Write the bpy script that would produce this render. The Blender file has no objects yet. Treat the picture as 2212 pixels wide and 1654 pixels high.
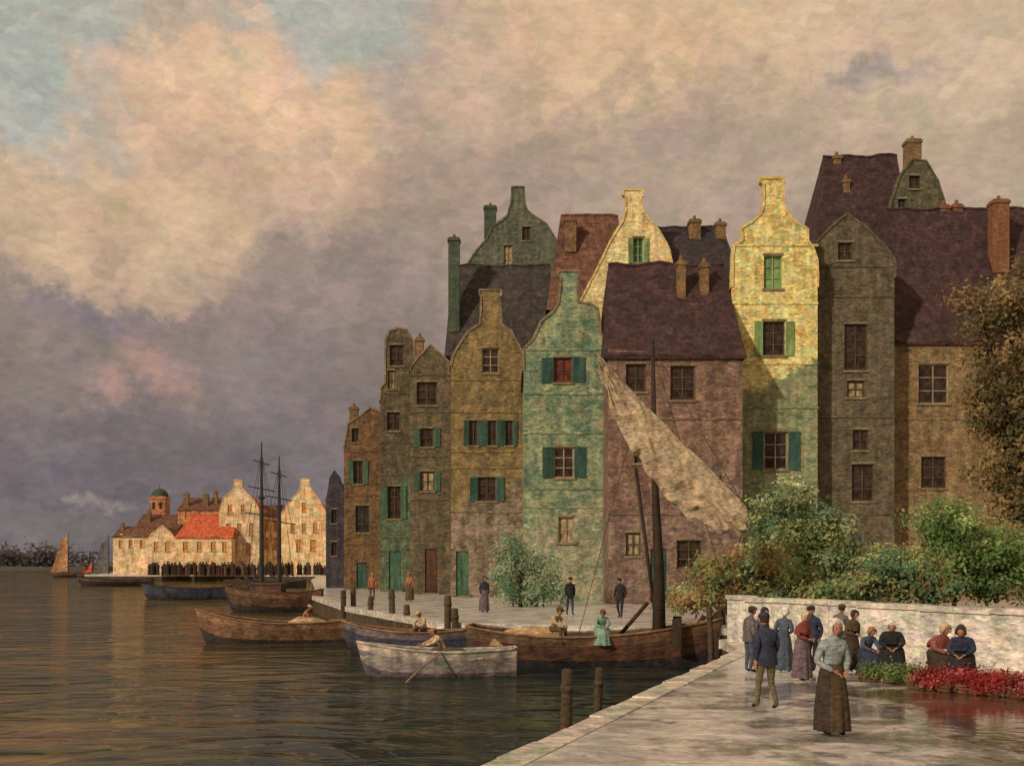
import bpy, bmesh, math, random
from mathutils import Vector, Matrix, noise, Euler
from mathutils.geometry import tessellate_polygon
random.seed(7)
scene=bpy.context.scene
COL=scene.collection
# survey constants: eye height above the quay, bearing scale
F=2400.; HC=2.45; HOR=1212.; CX=1106.; WATER=-1.1
def X(px,d): return (px-CX)*d/F
def Z(py,d): return HC-(py-HOR)*d/F
def s(r,g,b,k=1.0):
    f=lambda c:(c/255/12.92) if c/255<=.04045 else ((c/255+.055)/1.055)**2.4
    return (min(1,f(r)*k),min(1,f(g)*k),min(1,f(b)*k),1)

# ---------------------------------------------------------------- materials
MC={}
def newmat(name):
    m=bpy.data.materials.new(name); m.use_nodes=True
    nt=m.node_tree; nt.nodes.clear()
    return m,nt
def N(nt,t,**k):
    n=nt.nodes.new(t)
    for a,b in k.items(): setattr(n,a,b)
    return n
def dabs(nt,V,col,scale,amount,stretch=(1,1,2.2),rot=(0,.7,.3),warp=.35,lo=.45,hi=1.5,hue=.3):
    """irregular patches of slightly different tint, like worn limewash"""
    L=nt.links.new
    wn=N(nt,'ShaderNodeTexNoise'); wn.inputs['Scale'].default_value=scale*.7; wn.inputs['Detail'].default_value=2; L(V,wn.inputs['Vector'])
    w2=N(nt,'ShaderNodeVectorMath',operation='SCALE'); w2.inputs['Scale'].default_value=warp*3/scale; L(wn.outputs['Color'],w2.inputs[0])
    w3=N(nt,'ShaderNodeVectorMath',operation='ADD'); L(V,w3.inputs[0]); L(w2.outputs[0],w3.inputs[1])
    mp=N(nt,'ShaderNodeMapping'); mp.inputs['Rotation'].default_value=rot; mp.inputs['Scale'].default_value=stretch; L(w3.outputs[0],mp.inputs[0])
    vo=N(nt,'ShaderNodeTexVoronoi'); vo.inputs['Scale'].default_value=scale; L(mp.outputs[0],vo.inputs['Vector'])
    a=N(nt,'ShaderNodeVectorMath',operation='MULTIPLY_ADD'); L(vo.outputs['Color'],a.inputs[0]); a.inputs[1].default_value=(hi-lo,)*3; a.inputs[2].default_value=(lo,)*3
    sp=N(nt,'ShaderNodeSeparateXYZ'); L(a.outputs[0],sp.inputs[0])
    mh=N(nt,'ShaderNodeMix',data_type='RGBA'); mh.inputs[0].default_value=hue
    cb=N(nt,'ShaderNodeCombineXYZ')
    for i in range(3): L(sp.outputs[0],cb.inputs[i])
    L(cb.outputs[0],mh.inputs[6]); L(a.outputs[0],mh.inputs[7])
    mx=N(nt,'ShaderNodeMix',data_type='RGBA',blend_type='MULTIPLY'); mx.inputs[0].default_value=amount; L(col,mx.inputs[6]); L(mh.outputs[2],mx.inputs[7])
    return mx.outputs[2]
def surf(name,cols,scale=1.0,rough=.85,bump=.35,streak=.5,brick=None,tiles=False,spec=.3,detail=1.0,fine=9.0,grime=.35,low=None,dab=0,dabscale=2.6,alpha=0):
    if name in MC: return MC[name]
    m,nt=newmat(name); L=nt.links.new
    out=N(nt,'ShaderNodeOutputMaterial'); bs=N(nt,'ShaderNodeBsdfPrincipled')
    L(bs.outputs[0],out.inputs[0])
    tc=N(nt,'ShaderNodeTexCoord'); oi=N(nt,'ShaderNodeObjectInfo')
    ml=N(nt,'ShaderNodeMath',operation='MULTIPLY'); ml.inputs[1].default_value=37
    L(oi.outputs['Random'],ml.inputs[0])
    ad=N(nt,'ShaderNodeVectorMath',operation='ADD'); L(tc.outputs['Object'],ad.inputs[0]); L(ml.outputs[0],ad.inputs[1])
    n1=N(nt,'ShaderNodeTexNoise'); n1.inputs['Scale'].default_value=scale; n1.inputs['Detail'].default_value=5; n1.inputs['Roughness'].default_value=.72; n1.inputs['Distortion'].default_value=.3
    L(ad.outputs[0],n1.inputs['Vector'])
    def ramp(cs):
        rp=N(nt,'ShaderNodeValToRGB'); L(n1.outputs[0],rp.inputs[0])
        k=len(cs); el=rp.color_ramp.elements
        while len(el)<k: el.new(.5)
        for i,c in enumerate(cs):
            el[i].position=.26+.48*i/max(1,k-1); el[i].color=c
        return rp
    rp=ramp(cols)
    mp=N(nt,'ShaderNodeMapping'); mp.inputs['Scale'].default_value=(2.2,2.2,.28); L(ad.outputs[0],mp.inputs[0])
    n2=N(nt,'ShaderNodeTexNoise'); n2.inputs['Scale'].default_value=1.3; n2.inputs['Detail'].default_value=3; L(mp.outputs[0],n2.inputs['Vector'])
    mr=N(nt,'ShaderNodeMapRange'); mr.inputs[1].default_value=.3; mr.inputs[2].default_value=.7; mr.inputs[3].default_value=1-streak*.5; mr.inputs[4].default_value=1+streak*.3
    L(n2.outputs[0],mr.inputs[0])
    mp3=N(nt,'ShaderNodeMapping'); mp3.inputs['Rotation'].default_value=(0,.6,.3); mp3.inputs['Scale'].default_value=(1,1,2.6); L(ad.outputs[0],mp3.inputs[0])
    n3=N(nt,'ShaderNodeTexNoise'); n3.inputs['Scale'].default_value=fine*.45; n3.inputs['Detail'].default_value=3; n3.inputs['Roughness'].default_value=.7; L(mp3.outputs[0],n3.inputs['Vector'])
    mr3=N(nt,'ShaderNodeMapRange'); mr3.inputs[1].default_value=.3; mr3.inputs[2].default_value=.7; mr3.inputs[3].default_value=1-.42*detail; mr3.inputs[4].default_value=1+.42*detail
    L(n3.outputs[0],mr3.inputs[0])
    mm=N(nt,'ShaderNodeMath',operation='MULTIPLY'); L(mr.outputs[0],mm.inputs[0]); L(mr3.outputs[0],mm.inputs[1])
    col=rp.outputs[0]
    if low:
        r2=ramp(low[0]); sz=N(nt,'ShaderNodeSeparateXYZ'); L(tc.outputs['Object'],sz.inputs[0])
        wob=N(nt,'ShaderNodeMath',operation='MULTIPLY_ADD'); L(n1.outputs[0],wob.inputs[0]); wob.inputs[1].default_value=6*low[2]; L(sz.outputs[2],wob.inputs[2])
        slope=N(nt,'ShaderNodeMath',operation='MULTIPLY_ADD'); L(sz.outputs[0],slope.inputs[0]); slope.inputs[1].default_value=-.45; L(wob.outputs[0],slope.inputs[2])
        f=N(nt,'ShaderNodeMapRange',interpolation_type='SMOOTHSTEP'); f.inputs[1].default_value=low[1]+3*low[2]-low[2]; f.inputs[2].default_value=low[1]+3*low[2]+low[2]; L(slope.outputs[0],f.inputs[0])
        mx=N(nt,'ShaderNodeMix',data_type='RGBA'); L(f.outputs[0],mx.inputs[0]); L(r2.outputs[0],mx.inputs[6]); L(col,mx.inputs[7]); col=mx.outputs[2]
    h=n3.outputs[0]
    def tex(bw,rh,mo,c1,c2,cm,fac,both):
        nonlocal col
        sx=N(nt,'ShaderNodeSeparateXYZ'); L(tc.outputs['Object'],sx.inputs[0])
        cb=N(nt,'ShaderNodeCombineXYZ')
        if both:
            a2=N(nt,'ShaderNodeMath',operation='ADD'); L(sx.outputs[0],a2.inputs[0]); L(sx.outputs[1],a2.inputs[1]); L(a2.outputs[0],cb.inputs[0])
        else: L(sx.outputs[0],cb.inputs[0])
        wv=N(nt,'ShaderNodeMath',operation='MULTIPLY_ADD'); L(n1.outputs[0],wv.inputs[0]); wv.inputs[1].default_value=.25; L(sx.outputs[2],wv.inputs[2]); L(wv.outputs[0],cb.inputs[1])
        bt=N(nt,'ShaderNodeTexBrick'); bt.inputs['Scale'].default_value=1; bt.inputs['Brick Width'].default_value=bw; bt.inputs['Row Height'].default_value=rh; bt.inputs['Mortar Size'].default_value=mo
        bt.inputs['Color1'].default_value=c1; bt.inputs['Color2'].default_value=c2; bt.inputs['Mortar'].default_value=cm; L(cb.outputs[0],bt.inputs['Vector'])
        mx=N(nt,'ShaderNodeMix',data_type='RGBA',blend_type='MULTIPLY'); mx.inputs[0].default_value=fac; L(col,mx.inputs[6]); L(bt.outputs[0],mx.inputs[7]); col=mx.outputs[2]
    if brick: tex(brick[0],brick[1],brick[1]*.12,(1.12,1.08,1.05,1),(.72,.74,.78,1),(1.15,1.15,1.1,1),.7,True)
    if tiles: tex(.34,.32,.035,(1.2,1.15,1.1,1),(.7,.72,.78,1),(.55,.55,.55,1),.4,False)
    if dab: col=dabs(nt,ad.outputs[0],col,dabscale,dab)
    vm=N(nt,'ShaderNodeVectorMath',operation='MULTIPLY'); L(col,vm.inputs[0]); L(mm.outputs[0],vm.inputs[1])
    L(vm.outputs[0],bs.inputs['Base Color'])
    bs.inputs['Roughness'].default_value=rough; bs.inputs['Specular IOR Level'].default_value=spec
    bp=N(nt,'ShaderNodeBump'); bp.inputs['Strength'].default_value=bump; bp.inputs['Distance'].default_value=.12
    L(h,bp.inputs['Height']); L(bp.outputs[0],bs.inputs['Normal'])
    if alpha:
        na=N(nt,'ShaderNodeTexNoise'); na.inputs['Scale'].default_value=5; na.inputs['Detail'].default_value=4; L(tc.outputs['Object'],na.inputs['Vector'])
        ra=N(nt,'ShaderNodeMapRange'); ra.inputs[1].default_value=.35; ra.inputs[2].default_value=.6; ra.inputs[3].default_value=1-alpha; ra.inputs[4].default_value=1; L(na.outputs[0],ra.inputs[0]); L(ra.outputs[0],bs.inputs['Alpha'])
    MC[name]=m; return m
def c3(base,var=.35):
    r,g,b,_=base
    return [(r*(1-var),g*(1-var),b*(1-var*.8),1),base,(min(1,r*(1+var)),min(1,g*(1+var*.95)),min(1,b*(1+var*.8)),1)]
def cloth(name,c): return surf('cloth_'+name,c3(c,.35),scale=6,rough=.95,bump=.5,streak=.6,fine=20,detail=1.0)
def wood(name,c): return surf('wood_'+name,c3(c,.4),scale=1.6,rough=.75,bump=.4,streak=.8,fine=14)
def glassmat(name,c,rough=.15):
    if name in MC: return MC[name]
    m,nt=newmat(name); L=nt.links.new
    out=N(nt,'ShaderNodeOutputMaterial'); bs=N(nt,'ShaderNodeBsdfPrincipled'); L(bs.outputs[0],out.inputs[0])
    tc=N(nt,'ShaderNodeTexCoord'); n=N(nt,'ShaderNodeTexNoise'); n.inputs['Scale'].default_value=2.5; n.inputs['Detail'].default_value=3
    L(tc.outputs['Object'],n.inputs['Vector']); rp=N(nt,'ShaderNodeValToRGB'); L(n.outputs[0],rp.inputs[0])
    rp.color_ramp.elements[0].position=.35; rp.color_ramp.elements[0].color=(c[0]*.5,c[1]*.5,c[2]*.5,1); rp.color_ramp.elements[1].position=.68; rp.color_ramp.elements[1].color=(c[0]*2.2,c[1]*2,c[2]*1.8,1)
    L(rp.outputs[0],bs.inputs['Base Color']); bs.inputs['Roughness'].default_value=rough; bs.inputs['Specular IOR Level'].default_value=.35
    bp=N(nt,'ShaderNodeBump'); bp.inputs['Strength'].default_value=.3; L(n.outputs[0],bp.inputs['Height']); L(bp.outputs[0],bs.inputs['Normal'])
    MC[name]=m; return m

# ---------------------------------------------------------------- mesh builder
class M:
    def __init__(o): o.v=[];o.f=[];o.m=[]
    def q(o,pts,mi=0):
        n=len(o.v); o.v+= [tuple(p) for p in pts]; o.f.append(tuple(range(n,n+len(pts)))); o.m.append(mi)
    def box(o,x0,x1,y0,y1,z0,z1,mi=0):
        n=len(o.v)
        o.v+=[(x0,y0,z0),(x1,y0,z0),(x1,y1,z0),(x0,y1,z0),(x0,y0,z1),(x1,y0,z1),(x1,y1,z1),(x0,y1,z1)]
        for f in [(0,3,2,1),(4,5,6,7),(0,1,5,4),(1,2,6,5),(2,3,7,6),(3,0,4,7)]:
            o.f.append(tuple(n+i for i in f)); o.m.append(mi)
    def prism(o,poly,y0,y1,mi=0,holes=(),back=True,axis='y'):
        P=(lambda a,y,b:(a,y,b)) if axis=='y' else ((lambda a,y,b:(y,a,b)) if axis=='x' else (lambda a,y,b:(a,b,y)))
        loops=[list(poly)]+[list(h) for h in holes]
        flat=[p for l in loops for p in l]
        tris=tessellate_polygon([[Vector((p[0],p[1],0)) for p in l] for l in loops])
        n=len(o.v); o.v+=[P(p[0],y0,p[1]) for p in flat]; k=len(flat); o.v+=[P(p[0],y1,p[1]) for p in flat]
        for t in tris:
            o.f.append(tuple(n+i for i in t)); o.m.append(mi)
            if back: o.f.append(tuple(n+k+i for i in reversed(t))); o.m.append(mi)
        st=0
        for l in loops:
            for i in range(len(l)):
                a=st+i; b=st+(i+1)%len(l)
                o.f.append((n+a,n+b,n+k+b,n+k+a)); o.m.append(mi)
            st+=len(l)
    def tube(o,pts,rad,seg=8,mi=0,cap=True):
        rings=[]
        pts=[Vector(p) for p in pts]
        if not isinstance(rad,(list,tuple)): rad=[rad]*len(pts)
        for i,p in enumerate(pts):
            t=(pts[min(i+1,len(pts)-1)]-pts[max(i-1,0)]).normalized()
            a=Vector((0,0,1)) if abs(t.z)<.9 else Vector((1,0,0))
            u=t.cross(a).normalized(); w=t.cross(u)
            n=len(o.v)
            for j in range(seg):
                an=2*math.pi*j/seg; o.v.append(tuple(p+(u*math.cos(an)+w*math.sin(an))*rad[i]))
            rings.append(n)
        for a,b in zip(rings,rings[1:]):
            for j in range(seg):
                o.f.append((a+j,a+(j+1)%seg,b+(j+1)%seg,b+j)); o.m.append(mi)
        if cap:
            o.f.append(tuple(rings[0]+j for j in range(seg))); o.m.append(mi)
            o.f.append(tuple(rings[-1]+seg-1-j for j in range(seg))); o.m.append(mi)
    def ell(o,c,r,seg=12,rings=8,mi=0,fn=None,zmin=-1,mat=None,mif=None):
        n=len(o.v); c=Vector(c)
        for i in range(rings+1):
            ph=math.pi*i/rings; z=max(math.cos(ph),zmin); rr=math.sqrt(max(0,1-z*z)) if zmin>-1 and math.cos(ph)<zmin else math.sin(ph)
            for j in range(seg):
                th=2*math.pi*j/seg; u=Vector((rr*math.cos(th),rr*math.sin(th),z))
                if fn: u=fn(u)
                u=Vector((u.x*r[0],u.y*r[1],u.z*r[2]))
                if mat: u=mat@u
                o.v.append(tuple(c+u))
        for i in range(rings):
            for j in range(seg):
                a=n+i*seg+j;b=n+i*seg+(j+1)%seg
                o.f.append((a,b,b+seg,a+seg)); 
                if mif:
                    ph=math.pi*(i+.5)/rings; th=2*math.pi*(j+.5)/seg
                    o.m.append(mif(Vector((math.sin(ph)*math.cos(th),math.sin(ph)*math.sin(th),math.cos(ph)))))
                else: o.m.append(mi)
    def build(o,name,mats,parent=None,loc=(0,0,0),rot=0,smooth=False,recalc=True,bevel=0):
        me=bpy.data.meshes.new(name); me.from_pydata(o.v,[],o.f)
        if not isinstance(mats,(list,tuple)): mats=[mats]
        for m in mats: me.materials.append(m)
        me.polygons.foreach_set('material_index',o.m)
        if recalc:
            bm=bmesh.new(); bm.from_mesh(me); bmesh.ops.remove_doubles(bm,verts=bm.verts,dist=1e-5); bmesh.ops.recalc_face_normals(bm,faces=bm.faces); bm.to_mesh(me); bm.free()
        if smooth: me.polygons.foreach_set('use_smooth',[True]*len(me.polygons))
        me.update()
        ob=bpy.data.objects.new(name,me); COL.objects.link(ob)
        if parent: ob.parent=parent
        ob.location=loc; ob.rotation_euler=(0,0,rot)
        return ob
def empty(name,loc,rot=0,label=None,cat=None,group=None):
    e=bpy.data.objects.new(name,None); e.empty_display_size=.3; COL.objects.link(e); e.location=loc; e.rotation_euler=(0,0,rot)
    tag(e,label,cat,group); return e
def tag(e,label=None,cat=None,group=None):
    if label: e['label']=label
    if cat: e['category']=cat
    if group: e['group']=group

# ---------------------------------------------------------------- common materials
PANE=glassmat('pane_dark',s(60,46,38)); PANEB=glassmat('pane_blind',s(150,134,104),.6); PANER=glassmat('pane_red',s(100,46,32),.4); PANEF=glassmat('pane_far',s(190,134,88),.5)  # far panes paled, distance haze put into their colour
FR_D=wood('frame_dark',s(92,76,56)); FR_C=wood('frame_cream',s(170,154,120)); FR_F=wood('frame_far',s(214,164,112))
SH_G=wood('shutter_green',s(78,110,84)); SH_T=wood('shutter_teal',s(58,90,78)); SH_L=wood('shutter_light',s(140,164,104))
DOORM=wood('door_red',s(92,62,48)); STONE=surf('stone_trim',c3(s(136,120,92),.3),scale=1.5,brick=None,dab=.5)
BRASS=surf('brass',c3(s(150,120,60),.2),rough=.4)
CHIM=surf('chimney_brick',c3(s(132,104,72),.4),scale=1.5,brick=(.25,.09),dab=.5)
POT=surf('chimney_pot',c3(s(136,92,66),.3),scale=3)

# ---------------------------------------------------------------- houses
def window(H,d,xc,w0,spec,far=False):
    x0,y0,x1,y1=spec[:4]; sh=spec[4] if len(spec)>4 else None; pk=spec[5] if len(spec)>5 else (PANEF if far else PANE); fr=spec[6] if len(spec)>6 else (FR_F if far else FR_D)
    sc=d/F
    a=(x0-xc)*sc; b=(x1-xc)*sc; t=Z(y0,d); u=Z(y1,d)
    cx=(a+b)/2; w=b-a; h=t-u
    m=M(); fw=min(.09,w*.12); Y0,Y1=.13,.2
    m.box(-w/2,w/2,Y0,Y1,h-fw,h); m.box(-w/2,w/2,Y0,Y1,0,fw); m.box(-w/2,-w/2+fw,Y0+.002,Y1-.002,fw,h-fw); m.box(w/2-fw,w/2,Y0+.002,Y1-.002,fw,h-fw)
    m.box(-fw*.4,fw*.4,Y0+.01,Y1-.01,fw,h-fw)
    nb=2 if h<1.6 else 3
    for i in range(1,nb+0):
        z=h*i/nb; m.box(-w/2+fw,w/2-fw,Y0+.015,Y1-.015,z-fw*.3,z+fw*.3)
    wn=m.build('window',fr,H,(cx,0,u))
    m=M(); m.box(-w/2+.01,w/2-.01,.21,.23,.01,h-.01); m.build('pane',pk,wn)
    m=M(); m.box(-w/2-.1,w/2+.1,-.1,.12,-.12,-.003); m.build('sill',STONE,wn)
    if not far:
        m=M(); m.box(-w/2-.06,w/2+.06,-.04,-.002,h+.004,h+.14); m.build('lintel',STONE,wn)
    if sh:
        sw=w*.42 if w>1 else w*.5
        if len(spec)>7: sw=spec[7]*sc
        for sgn in (-1,1):
            m=M(); m.box(-sw/2,sw/2,-.05,-.015,0,h)
            for zz in (0,h*.5-.04,h-.08): m.box(-sw/2+.002,sw/2-.002,-.075,-.045,zz+.003,zz+.08)
            k=int(h/.13)
            for i in range(k):
                z=h*(i+.3)/k; m.box(-sw/2+.06,sw/2-.06,-.068,-.045,z,z+.05)
            o=m.build('shutter',sh,wn,(sgn*(w/2+sw/2+.02),-.02,random.uniform(-.03,.03))); o.rotation_euler[2]=sgn*random.uniform(-.3,0.0)*0.6; o.rotation_euler[1]=random.uniform(-.02,.02)
    return [(a,u),(b,u),(b,t),(a,t)]
def door(H,d,xc,spec):
    x0,y0,x1=spec[:3]; mt=spec[3] if len(spec)>3 else DOORM
    sc=d/F; a=(x0-xc)*sc;b=(x1-xc)*sc;t=Z(y0,d);w=b-a;h=t-.12
    m=M(); m.box(-w/2,w/2,.14,.2,0,h)
    for i in range(2):
        for j in range(3):
            m.box(-w/2+.08+i*w/2,-w/2+w/2-.06+i*w/2,.12,.145,.12+j*h/3,h/3-.06+j*h/3)
    D=m.build('door',mt,H,((a+b)/2,0,.12))
    m=M(); m.tube([(w*.36,.14,h*.45),(w*.36,.05,h*.45)],.025,6); m.ell((w*.36,.05,h*.45),(.04,.03,.04),8,6); m.build('handle',BRASS,D)
    m=M(); m.box(a-.15,b+.15,-.35,-.003,.0,.11); m.build('doorstep',STONE,H)
    return [(a,.12),(b,.12),(b,t),(a,t)]
def chimney(R,x,y,zb,zt,w,mat=CHIM,pots=1):
    m=M(); dp=min(w,.9); m.box(-w/2,w/2,-dp/2,dp/2,0,zt-zb-.35); m.box(-w/2-.07,w/2+.07,-dp/2-.07,dp/2+.07,zt-zb-.36,zt-zb-.18); m.box(-w/2+.02,w/2-.02,-dp/2+.02,dp/2-.02,zt-zb-.19,zt-zb-.06)
    c=m.build('chimney',mat,R,(x,y,zb))
    m=M(); m.tube([(0,0,zt-zb-.06),(0,0,zt-zb+.25)],[.15,.11],8)
    m.build('chimney_pot',POT,c)
def house(name,label,d,outline,wallm,roofm,depth=9,wins=(),doors=(),kind='gable',ridge=None,apex=None,chim=(),trims=(),cop=STONE,copw=.14,rinset=(0,0),group=None,rot=0,cat='house',ext=0,far=False):
    xc=(outline[0][0]+outline[-1][0])/2; sc=d/F
    lx=outline[-1][0]
    outline=[(x+ext if x>lx-5 else x,y) for x,y in outline]
    H=empty(name,(X(xc,d),d,0),rot,label,cat,group)
    P=[((x-xc)*sc,Z(y,d)) for x,y in outline]
    l=P[0][0]; r=P[-1][0]
    holes=[window(H,d,xc,0,w,far) for w in wins]+[door(H,d,xc,w) for w in doors]
    if kind=='gable':
        Q=[P[0]]
        for a,b in zip(P,P[1:]):
            va=Vector(a);vb=Vector(b);n_=int((vb-va).length/.5)
            for i in range(1,n_):
                q=va.lerp(vb,i/n_)+Vector((random.uniform(-.035,.035),random.uniform(-.035,.035))); Q.append((q.x,q.y))
            Q.append(b)
        P2=Q
    else: P2=P
    poly=[(l,-.2)]+P2+[(r,-.2)]
    m=M(); m.prism(poly,0,.35,holes=holes,back=True)
    if kind=='gable':
        ez=min(P[0][1],P[-1][1])
        rz=Z(ridge,d); ax=(apex-xc)*sc if apex else (l+r)/2
        e=.03
        m.prism([(l+e,-.2),(l+e,ez-.1),(ax,rz-.25),(r-e,ez-.1),(r-e,-.2)],.34,depth)
        W=m.build('wall',wallm,H,recalc=False)
        m=M(); th=.14
        for sgn,xx in ((-1,l),(1,r)):
            ov=.12*sgn
            m.prism([(xx+ov,ez-.12),(ax,rz-.12),(ax,rz-.12+th*1.3),(xx+ov,ez-.12+th*1.3)],.365,depth+.2)
        R=m.build('roof',roofm,H)
        zr=lambda x,y:ez+(rz-ez)*max(0,1-abs(x-ax)/max(.1,(r-l)/2))
    else:
        ez=min(P[0][1],P[-1][1]); D=depth; rz=Z(ridge,d+D/2)
        e=.03
        if max(rinset)==0:
            m.prism([(.34,-.2),(.34,ez-.15),(D/2,rz-.25),(D,ez-.15),(D,-.2)],l+e,r-e,axis='x')
        else:
            m.box(l+e,r-e,.34,D,-.2,ez-.15)
        W=m.build('wall',wallm,H,recalc=False)
        m=M(); li=rinset[0]*sc; ri=rinset[1]*sc; o=.22; zz=ez-.06
        A=[(l-o,-o,zz),(r+o,-o,zz),(r+o,D+o,zz),(l-o,D+o,zz)]; T=[(l-.1+li,D/2,rz),(r+.1-ri,D/2,rz)]
        NS=14; rows=[]
        sd=random.uniform(0,50)
        for side in (0,1):
            g=[]
            for i in range(NS+1):
                f=i/NS; row=[]
                for j in range(NS*2+1):
                    t=j/(NS*2)
                    a=Vector(A[0]).lerp(Vector(A[1]),t) if side==0 else Vector(A[3]).lerp(Vector(A[2]),t)
                    b=Vector(T[0]).lerp(Vector(T[1]),t); p=a.lerp(b,f); p.z-=.16*math.sin(math.pi*f)*(1+.5*math.sin(t*7)); p.z+=.22*noise.noise(Vector((p.x*.5+sd,0,f*2)))+.08*noise.noise(p*1.6)
                    row.append(p)
                g.append(row)
            for i in range(NS):
                for j in range(NS*2): m.q([g[i][j],g[i][j+1],g[i+1][j+1],g[i+1][j]])
            rows.append(g)
        for k in (0,-1):
            f=[rows[0][i][k] for i in range(NS+1)]; g=[rows[1][i][k] for i in range(NS+1)]
            for i in range(NS): m.q([f[i],f[i+1],g[i+1],g[i]])
        m.box(l-o,r+o,-o,-o+.12,zz-.14,zz-.004)
        m.tube([p+Vector((0,0,.02)) for p in rows[0][-1]],.11,6)
        R=m.build('roof',roofm,H)
        zr=lambda x,y:ez+(rz-ez)*max(0,1-abs(y-D/2)/(D/2))
    for c in chim:
        x0,x1,yt,dy=c[:4]; dd=d+dy; xm=(x0+x1)/2; x=X(xm,dd)-X(xc,d); w=(x1-x0)*dd/F; zt=Z(yt,dd)
        zb=max(.5,min(zr(x,dy)-.6,zt-1.0)); chimney(R,x,dy,zb,zt-.2,w,c[4] if len(c)>4 else CHIM)
    if cop and kind=='gable':
        m=M(); i=0
        for a,b in zip(P2,P2[1:]):
            va=Vector(a);vb=Vector(b); t=(vb-va)
            if t.length<.05: continue
            t.normalize(); n=Vector((-t.y,t.x)); ex=t*.02
            y0=-.07-.004*(i%3); cw=copw*random.uniform(.75,1.15)
            p=[va-ex-n*cw*.5,vb+ex-n*cw*.5,vb+ex+n*cw*.6,va-ex+n*cw*.6]
            m.prism([(q.x,q.y) for q in p],y0,.41+.004*(i%3)); i+=1
        m.build('coping',cop,H)
    for ty in trims:
        m=M(); z=Z(ty,d); m.box(l-.03,r+.03,-.06,-.004,z-.06,z+.06)
        m.build('string_course',wallm,H)
    return H

def wallmat(n,c,c2=None,brick=(.28,.1),low=None,**k):
    br=lambda q,f=1.3:(min(.9,q[0]*f),min(.9,q[1]*f),min(.9,q[2]*f),1)
    f=k.pop('gain',1.3)
    c=br(c,f); c2=br(c2,f) if c2 else None
    cols=c3(c,.3)
    if c2: cols=[(c[0]*.72,c[1]*.74,c[2]*.8,1),c,c2,br(c2,1.18)]
    return surf('facade_'+n,cols,scale=k.pop('scale',1.5),brick=brick,bump=.9,streak=.6,low=low,dab=.55,**k)
def roofmat(n,c): return surf('roof_'+n,c3(tuple(min(1,x*1.3) for x in c[:3])+(1,),.5),scale=1.4,tiles=True,bump=.8,streak=.6,dab=.55)
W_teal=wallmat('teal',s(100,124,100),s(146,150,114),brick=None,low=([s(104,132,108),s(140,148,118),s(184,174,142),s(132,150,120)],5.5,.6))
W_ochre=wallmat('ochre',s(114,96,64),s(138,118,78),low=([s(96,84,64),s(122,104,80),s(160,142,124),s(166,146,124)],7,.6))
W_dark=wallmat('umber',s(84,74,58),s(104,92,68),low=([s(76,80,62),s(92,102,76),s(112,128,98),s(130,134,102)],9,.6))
W_brown=wallmat('brown',s(88,80,64),s(108,94,70)); W_red=wallmat('rust',s(98,74,54),s(120,94,64)); W_mauve=wallmat('mauve',s(110,84,72),s(132,108,90),low=([s(104,82,72),s(124,98,86),s(148,126,110),s(158,140,120)],7,.6))  # front-row walls carry cloud shade in their dark base colours
LOW_SHADE=[s(114,128,96),s(138,150,112),s(162,160,120),s(172,164,124)]  # greenish tones: shade painted on the yellow house's lower front
W_yellow=wallmat('yellow',s(228,196,118),s(248,226,152),brick=None,gain=1.12,low=(LOW_SHADE,13.4,.35))
W_grim=wallmat('slate',s(90,80,64),s(106,94,74)); W_tan=wallmat('tan',s(120,98,68),s(140,118,84))
W_gg=wallmat('greygreen',s(92,96,80),s(106,108,88),gain=1.2); W_olive=wallmat('olive',s(84,82,62),s(104,100,76),gain=1.2); W_cream=wallmat('cream',s(234,198,134),s(244,220,164),brick=None,gain=1.12)
R_purple=roofmat('purple',s(70,50,48)); R_slate=roofmat('slate',s(68,62,58)); R_red=roofmat('rust',s(108,76,60)); R_dk=roofmat('dark',s(58,50,52)); R_orange=roofmat('orange',s(190,94,60))
YST=surf('yellow_stone',c3(s(226,198,130),.25),scale=1.5,dab=.4)
CHG=surf('chimney_green',c3(s(78,88,70),.4),dab=.5)

GR='old gabled houses along the quay'
house('canal_house','narrow dark blue-grey house at the end of the row',103,[(704,1080),(712,1030),(722,1015),(734,1030),(744,1080)],wallmat('bluegrey',s(56,54,62),s(72,66,68)),R_dk,8,wins=[(716,1100,728,1130),(716,1170,728,1200)],ridge=1040,ext=6,cop=None,group=GR)
house('canal_house','rust brown brick house with green shutters and sloping roof',97,[(743,965),(752,915),(775,900),(800,880),(824,890),(824,930)],W_red,R_red,9,wins=[(764,995,784,1045,SH_G),(768,1092,798,1150,None,PANE,SH_T),(760,925,775,955)],doors=[(770,1215,792,SH_T)],ridge=905,ext=6,chim=[(756,773,872,1.5)],trims=[975,1070,1175],group=GR)
house('canal_house','tall narrow dark house with a turret-like top and green lower front',90,[(821,865),(823,835),(832,828),(833,735),(842,714),(858,708),(878,712),(888,735),(889,865)],W_dark,R_dk,9,wins=[(842,745,872,790,None),(838,800,852,840,None,PANEB),(836,890,864,930),(838,1050,866,1120,SH_G)],doors=[(840,1190,866,SH_G)],ridge=800,ext=6,trims=[850,955,1025,1160],group=GR)
house('canal_house','brown house with dark pointed roof and shuttered windows',83,[(886,800),(888,792),(905,770),(930,745),(953,765),(972,790),(976,800)],W_brown,R_purple,9,wins=[(900,825,944,875,None),(908,925,936,965,SH_G),(908,1018,938,1060,SH_G,PANEB)],doors=[(918,1185,945)],ridge=750,ext=8,chim=[(899,915,722,1.2)],trims=[810,890,985,1080],group=GR)
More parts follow.
